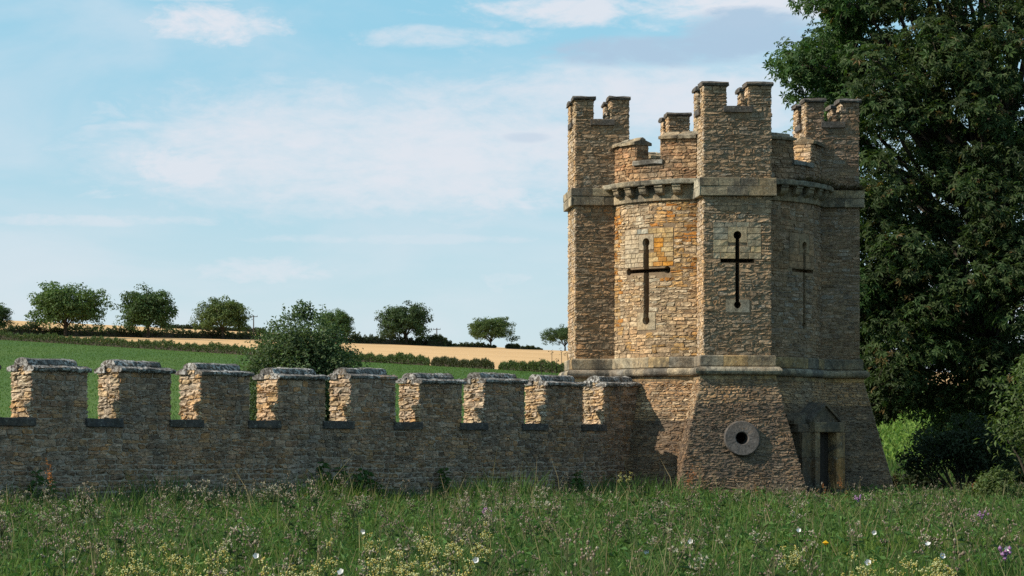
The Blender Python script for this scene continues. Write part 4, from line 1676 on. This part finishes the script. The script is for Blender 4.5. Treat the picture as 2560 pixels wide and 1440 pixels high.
def grass():
    X, Y = spread(265000, 16, 72, 1.05)
    Xb = RNG.uniform(9.0, 21.0, 16000)
    Yb = RNG.uniform(70, 112, 16000)
    X, Y = np.concatenate([X, Xb]), np.concatenate([Y, Yb])
    n = len(X)
    h = RNG.uniform(.28, .58, n) * (1 + .28 * patch(X, Y, .8, 1))
    dry = RNG.random(n) < .035
    h[dry] *= RNG.uniform(1.1, 1.7, dry.sum())
    w = .004 + .00017 * Y
    w[dry] *= .7
    a = RNG.uniform(0, 2 * math.pi, n)
    bw_ = (X - W0[0]) * WN[0] + (Y - W0[1]) * WN[1]
    near = np.where((bw_ < 3) & (X < 5), 1.1 + .9 * np.clip(patch(X, Y, 1.1, 3) + .35, 0, 1), 1.0)
    h = h * near
    lean = RNG.uniform(.05, .55, n) * h
    dx, dy = np.cos(a) * lean, np.sin(a) * lean * .8
    b = RNG.uniform(0, math.pi, n)
    wx, wy = np.cos(b) * w, np.sin(b) * w * .5
    z0 = np.where(Y > 84, ZB * np.clip((Y - 84) / 26, 0, 1) ** 2, 0)
    V = np.stack([np.stack([X - wx, Y - wy, z0], 1), np.stack([X + wx, Y + wy, z0], 1),
                  np.stack([X + dx * .35 + wx * .8, Y + dy * .35 + wy * .8, z0 + h * .62], 1), np.stack([X + dx * .35 - wx * .8, Y + dy * .35 - wy * .8, z0 + h * .62], 1),
                  np.stack([X + dx, Y + dy, z0 + h], 1)], 1)
    base = np.arange(n)[:, None] * 5
    Fc = np.concatenate([base + [0, 1, 2], base + [0, 2, 3], base + [3, 2, 4]])
    C0 = shades(n, (.080, .138, .035), .45, .2)
    yl = patch(X, Y, .5, 4) > .2
    C0[yl] *= (1.32, 1.2, .9)
    C0[dry] = shades(int(dry.sum()), (.24, .20, .10), .3)
    Cc = np.repeat(C0[:, None, :], 5, 1).reshape(-1, 3)
    tag(link('meadow_grass', np_mesh('meadow_grass', V.reshape(-1, 3), Fc, Cc), M['herb']), 'tall green meadow grass in front of the wall and tower', 'grass', kind='stuff')


grass()


def herbs():
    X, Y = spread(95000, 16, 70, 1.0)
    n = len(X)
    Z = RNG.uniform(.12, .52, n) * (1 + .3 * patch(X, Y, .8, 1))
    P = np.stack([X, Y, Z], 1)
    c = shades(n, (.074, .136, .036), .42, .18)
    td = np.stack([RNG.normal(0, 1, n), RNG.normal(0, 1, n), RNG.uniform(0, 1.2, n)], 1)
    tag(foliage_obj('meadow_herbs', [kites(P, RNG.uniform(.04, .11, n) * (.7 + Y / 70), c, .42, .3, tdir=td)], M['herb']), 'leafy weeds mixed through the meadow grass', 'weeds', kind='stuff')


herbs()


def octa(c, r, h, col):
    c = np.asarray(c, float)
    V = np.array([c + (r, 0, 0), c + (0, r, 0), c + (-r, 0, 0), c + (0, -r, 0), c + (0, 0, h), c + (0, 0, -h)])
    Fc = np.array([(k, (k + 1) % 4, 4, 4) for k in range(4)] + [((k + 1) % 4, k, 5, 5) for k in range(4)])
    return V, Fc, np.tile(np.asarray(col, float), (6, 1))


def tri_of(parts):
    """parts with quads (possibly degenerate) -> triangles"""
    V, Fc, Cc = merge(parts)
    T_ = np.concatenate([Fc[:, [0, 1, 2]], Fc[:, [0, 2, 3]]])
    ok = (T_[:, 0] != T_[:, 1]) & (T_[:, 1] != T_[:, 2]) & (T_[:, 0] != T_[:, 2])
    return V, T_[ok], Cc


def stem_leaves(n, h0, h1, ln, col, wid, droop=.2):
    P = np.stack([RNG.normal(0, .012, n), RNG.normal(0, .012, n), RNG.uniform(h0, h1, n)], 1)
    a = RNG.uniform(0, 2 * math.pi, n)
    td = np.stack([np.cos(a), np.sin(a), RNG.uniform(-droop, .7, n)], 1)
    return kites(P, RNG.uniform(.6, 1.2, n) * ln, shades(n, col, .3), wid, .5, tdir=td)


def thistle_mesh(fluff=False):
    parts = [tube([(0, 0, 0), (.02, .01, .4), (.03, 0, .78)], [.008, .007, .004], 3, (.06, .08, .03)), stem_leaves(18, .12, .7, .16, (.05, .08, .032), .3)]
    for b in range(RNG.integers(4, 8)):
        a = RNG.uniform(0, 6.28)
        q = np.array([.03, 0, RNG.uniform(.55, .78)])
        t = q + np.array([math.cos(a) * RNG.uniform(.04, .16), math.sin(a) * RNG.uniform(.04, .16), RNG.uniform(.08, .24)])
        parts.append(tube([q, t], [.004, .003], 3, (.08, .09, .04)))
        for k in range(RNG.integers(2, 5)):
            c = t + RNG.normal(0, .025, 3)
            colr = [(.24, .18, .13), (.29, .23, .165), (.28, .22, .16), (.20, .16, .095), (.40, .34, .26)][RNG.integers(0, 5)]
            parts.append(octa(c, RNG.uniform(.010, .017), RNG.uniform(.014, .022), colr))
        if fluff and b < 3:
            m_ = 14
            P = t + RNG.normal(0, .02, (m_, 3))
            parts.append(kites(P, RNG.uniform(.02, .05, m_), shades(m_, (.46, .41, .33), .15), .5, .3))
    V, Fc, Cc = tri_of(parts)
    return np_mesh('thistle', V, Fc, Cc), (V, Fc, Cc)


TM = [thistle_mesh(i % 4 == 1) for i in range(9)]
for m_, _ in TM:
    m_.materials.append(M['herb'])


def thistle_spots(n):
    X, Y = spread(n * 3, 18, 66, 1.0)
    px = 1280 + F * X / Y
    k = RNG.random(len(X)) < np.clip(.4 + .75 * patch(X, Y, .7, 7) + .2 * (px < 1300), 0.05, 1)
    X, Y = X[k][:n], Y[k][:n]
    s = RNG.uniform(.62, .95, len(X)) * np.where((px[k][:n] < 900) & (Y > 38), 1.2, 1)
    return X, Y, s


X, Y, S = thistle_spots(700)
inv = np.abs(X / Y) < .205
order = np.argsort(np.where(inv & (Y > 19.5), Y, 999))
first = order[:300]
for i in first:
    me = TM[int(RNG.integers(0, 9))][0]
    o = bpy.data.objects.new('thistle', me)
    COL.objects.link(o)
    o.location = (X[i], Y[i], -.02)
    o.rotation_euler = (RNG.normal(0, .06), RNG.normal(0, .06), RNG.uniform(0, 6.28))
    o.scale = (S[i],) * 3
    tag(o, 'faded brown headed thistle standing in the meadow grass', 'thistle', 'thistles in the meadow')
parts = []
for i in order[300:]:
    V, Fc, Cc = TM[int(RNG.integers(0, 9))][1]
    a = RNG.uniform(0, 6.28)
    ca, sa = math.cos(a), math.sin(a)
    V2 = np.stack([V[:, 0] * ca - V[:, 1] * sa, V[:, 0] * sa + V[:, 1] * ca, V[:, 2]], 1) * S[i]
    parts.append((V2 + (X[i], Y[i], -.02), Fc, Cc))
tag(foliage_obj('thistle_drifts', parts, M['herb']), 'drifts of seeding thistles through the meadow', 'thistles', kind='stuff')


def sweet_mesh():
    parts = [tube([(0, 0, 0), (.01, .01, .5), (.02, .0, .82)], [.007, .006, .004], 3, (.09, .1, .03)), stem_leaves(10, .15, .7, .13, (.06, .1, .03), .5)]
    for b in range(6):
        a = RNG.uniform(0, 6.28)
        q = np.array([.015, 0, RNG.uniform(.62, .8)])
        t = q + np.array([math.cos(a) * RNG.uniform(.02, .07), math.sin(a) * RNG.uniform(.02, .07), RNG.uniform(.05, .18)])
        parts.append(tube([q, t], [.003, .002], 3, (.1, .12, .03)))
        for k in range(9):
            c = t + RNG.normal(0, .018, 3)
            parts.append(octa(c, RNG.uniform(.007, .013), RNG.uniform(.007, .013), [(.50, .48, .20), (.54, .53, .28), (.46, .38, .10)][RNG.integers(0, 3)]))
    V, Fc, Cc = tri_of(parts)
    me = np_mesh('meadowsweet', V, Fc, Cc)
    me.materials.append(M['herb'])
    return me


def nettle_mesh(col, h=1.0):
    parts = [tube([(0, 0, 0), (.02, .01, .5), (.03, -.02, .98)], [.008, .007, .003], 3, (.05, .07, .025))]
    for k in range(13):
        z = .08 + .88 * k / 13
        L = .26 * (1.15 - z * .7)
        for sgn in (0, 1, .5, 1.5):
            a = (k % 2) * .8 + sgn * math.pi + RNG.normal(0, .25)
            P = np.array([[.02 * z, 0, z]])
            parts.append(kites(P, [L * RNG.uniform(.8, 1.2)], shades(1, col, .25), .5, .6, tdir=np.array([[math.cos(a), math.sin(a), RNG.uniform(-.5, .35)]])))
    V, Fc, Cc = tri_of(parts)
    me = np_mesh('nettle', V, Fc, Cc)
    me.materials.append(M['herb'])
    return me


def dock_mesh():
    parts = [tube([(0, 0, 0), (.02, .01, .5), (.05, .0, 1.0)], [.007, .006, .003], 3, (.16, .08, .04)), stem_leaves(7, .05, .5, .2, (.06, .085, .03), .35)]
    for b in range(5):
        a = RNG.uniform(0, 6.28)
        q = np.array([.03, 0, RNG.uniform(.6, .92)])
        t = q + np.array([math.cos(a) * .09, math.sin(a) * .09, RNG.uniform(.06, .2)])
        n = 16
        P = q + (t - q) * RNG.random((n, 1)) + RNG.normal(0, .014, (n, 3))
        parts.append(kites(P, RNG.uniform(.02, .045, n), shades(n, (.33, .135, .05), .3), .6, .3))
    V, Fc, Cc = tri_of(parts)
    me = np_mesh('dock', V, Fc, Cc)
    me.materials.append(M['herb'])
    return me


def plant(name, me, px, Y, s, label, cat, group, z=0.0, lean=.08):
    o = bpy.data.objects.new(name, me)
    COL.objects.link(o)
    o.location = (px_to(px, Y), Y, z)
    o.rotation_euler = (RNG.normal(0, lean), RNG.normal(0, lean), RNG.uniform(0, 6.28))
    o.scale = (s,) * 3
    return tag(o, label, cat, group)


SW = [sweet_mesh() for _ in range(4)]
spots = []
for (cx, cy, sx, sy, n) in ((410, 1405, 70, 22, 15), (480, 1410, 40, 20, 4), (1030, 1360, 90, 18, 9), (980, 1400, 70, 22, 9), (1180, 1350, 40, 12, 5), (1120, 1395, 60, 25, 6), (255, 1370, 25, 25, 4),
                            (1040, 1425, 60, 12, 4), (2270, 1415, 45, 12, 8), (2130, 1420, 25, 8, 3), (2400, 1425, 60, 10, 5), (700, 1415, 60, 15, 5), (790, 1425, 20, 10, 3), (1960, 1390, 40, 20, 3)):
    for _ in range((n * 9 + 5) // 10):
        spots.append((RNG.normal(cx, sx), min(RNG.normal(cy, sy), 1434)))
for (px, py) in spots:
    s = RNG.uniform(.72, .9)
    Yp = F * (CZ - .88 * s) / max(py - HY, 60)
    plant('meadowsweet', SW[int(RNG.integers(0, 4))], px, Yp, s, 'cream yellow meadowsweet flowering in the front of the meadow', 'flower', 'meadowsweet clumps in the meadow')
for (px, py, lab) in ((1545, 1195, 'left of two yellow flower spikes by the wall end'), (1577, 1203, 'right of two yellow flower spikes by the wall end')):
    plant('meadowsweet', SW[0], px, 61.0, 1.1, lab, 'flower', 'yellow spikes by the wall end')

NM = [nettle_mesh((.06, .115, .032)) for _ in range(3)]
ni = 0
NL = ['nettle below the gap after the fourth battlement, tallest of its clump', 'leafy nettle below the fifth battlement, left of its pair', 'nettle below the fifth battlement, right of its pair', 'nettle just left of the gap before the sixth battlement', 'lone nettle below the sixth battlement', 'tall nettle below the eighth battlement', 'shorter nettle beside the tall one below the eighth battlement', 'nettle below the first whole battlement at the left', 'shorter nettle close right of the leftmost one', 'low nettle standing out from the wall below the fifth battlement', 'small nettle near the last battlement before the tower', 'short nettle out from the wall below the sixth battlement', 'short nettle out from the wall between fourth and fifth battlements', 'low nettle below the seventh battlement']
for (px, py_top, off) in ((808, 1140, .5), (866, 1155, .6), (915, 1160, .5), (940, 1165, .7), (1108, 1160, .4), (1440, 1170, .4), (1455, 1190, .6), (105, 1165, .5), (120, 1185, .7), (880, 1175, 1.0), (1475, 1215, .8), (960, 1200, .9), (845, 1185, .8), (1300, 1215, .7)):
    t = (px - 78) / (228.5 - .0328 * px)
    Yw = 51.9 * (1 + .0328 * t) - off
    h = z_at(py_top, Yw)
    plant('nettle', NM[ni % 3], px, Yw, max(h, .6), NL[ni], 'nettle', 'nettles along the wall foot')
    ni += 1
DM = [dock_mesh() for _ in range(3)]
DL = ['rusty dock in front of the sloping tower base, the taller', 'rusty dock at the left corner of the sloping tower base, the shorter', 'rusty dock in front of the dark doorway', 'rusty dock in front of the right door jamb', 'short rusty dock left of the doorway', 'rusty dock right of the tower foot under the big tree, the taller', 'rusty dock right of the tower foot under the big tree, the shorter', 'rusty dock before the dark bush under the big tree', 'rusty dock where the long wall meets the tower', 'orange brown dock at the foot of the wall at far left', 'rusty dock below the fourth battlement', 'rusty dock below the fifth battlement', 'rusty dock low in front of the millstone', 'short rusty dock beneath the right door jamb']
for j, (px, Yd, pt) in enumerate(((1738, 62.3, 1172), (1722, 62.0, 1188), (2068, 63.0, 1205), (2100, 63.0, 1195), (2040, 62.0, 1225), (2245, 66, 1180), (2265, 66, 1205), (2420, 64, 1205), (1630, 61.0, 1240), (120, 49.5, 1160), (760, 54, 1235), (895, 55, 1235), (1900, 61, 1210), (2110, 61, 1230))):
    plant('dock', DM[j % 3], px, Yd, max(z_at(pt, Yd), .5), DL[j], 'dock', 'rusty docks below the walls')


def bindweed_mesh():
    parts = []
    V = [(0, .022, -.004)]
    N = 15
    for i in range(N):
        a = 2 * math.pi * i / N
        r = .024 * (1 - .14 * math.cos(5 * a))
        V.append((r * math.cos(a), -.006 + .004 * math.cos(5 * a), r * math.sin(a)))
    Fc = [(0, 1 + i, 1 + (i + 1) % N) for i in range(N)]
    me = np_mesh('bindweed', V, Fc, np.tile((.82, .82, .80), (len(V), 1)))
    me.materials.append(M['petal'])
    return me


BM = bindweed_mesh()
BL = ['large white bindweed flower in the grass below the fifth battlement', 'white bindweed at the bottom edge below the fifth battlement', 'white bindweed below the left slope of the tower base', 'white bindweed left of the tower base, low in the meadow', 'white bindweed below the doorway', 'white bindweed below the right foot of the tower', 'white bindweed low in the meadow right of the tower', 'white bindweed in front of the big tree, near the cream flowers', 'white bindweed nearest the right edge of the meadow', 'white bindweed near the cream flowers below the seventh battlement', 'white bindweed below the third battlement', 'white bindweed in front of the dark bush']
bi = 0
for (px, py) in ((908, 1328), (852, 1430), (1727, 1353), (1616, 1378), (1997, 1326), (2186, 1331), (2170, 1406), (2356, 1390), (2518, 1371), (1190, 1400), (640, 1390), (2320, 1360)):
    zf = .70
    Yb = F * (CZ - zf) / (py - HY)
    o = plant('bindweed_flower', BM, px, Yb, 1.0 if (px, py) != (908, 1328) else 1.25, BL[bi], 'flower', 'white bindweed flowers', zf, .2)
    bi += 1
    o.rotation_euler = (RNG.normal(-.35, .35), 0, RNG.normal(0, .6))
# one yellow flower head and a few pink thistles
Vy, Fy, Cy = tri_of([octa((0, 0, 0), .035, .022, (.75, .45, .02)), tube([(0, 0, -.7), (0, 0, 0)], [.005, .004], 3, (.08, .1, .03))])
ym = np_mesh('hawkbit', Vy, Fy, Cy)
ym.materials.append(M['herb'])
plant('yellow_hawkbit', ym, 2064, F * (CZ - .72) / (1357 - HY), 1.0, 'single bright yellow hawkbit flower right of centre in the meadow', 'flower', None, .72, .03)
pk = [octa(RNG.normal(0, .03, 3), .02, .025, (.36, .20, .36)) for _ in range(9)]
pk.append(tube([(0, 0, -.75), (0, 0, 0)], [.006, .004], 3, (.06, .08, .03)))
V, Fc, Cc = tri_of(pk)
pm = np_mesh('pink_thistle', V, Fc, Cc)
pm.materials.append(M['herb'])
for (px, py, zf, lab) in ((1212, 1276, .62, 'pink flowering thistle in the grass below the middle of the wall'), (2145, 1244, .75, 'pink willowherb head in front of the tower doorway'),
                          (2455, 1284, .66, 'pink thistle in front of the low shrub at the right'), (2512, 1378, .72, 'pink thistle low at the right edge of the meadow')):
    Yp = min(F * (CZ - zf) / (py - HY), 62.0)
    plant('pink_thistle', pm, px, Yp, 1.0, lab, 'flower', None, z_at(py, Yp), .05)
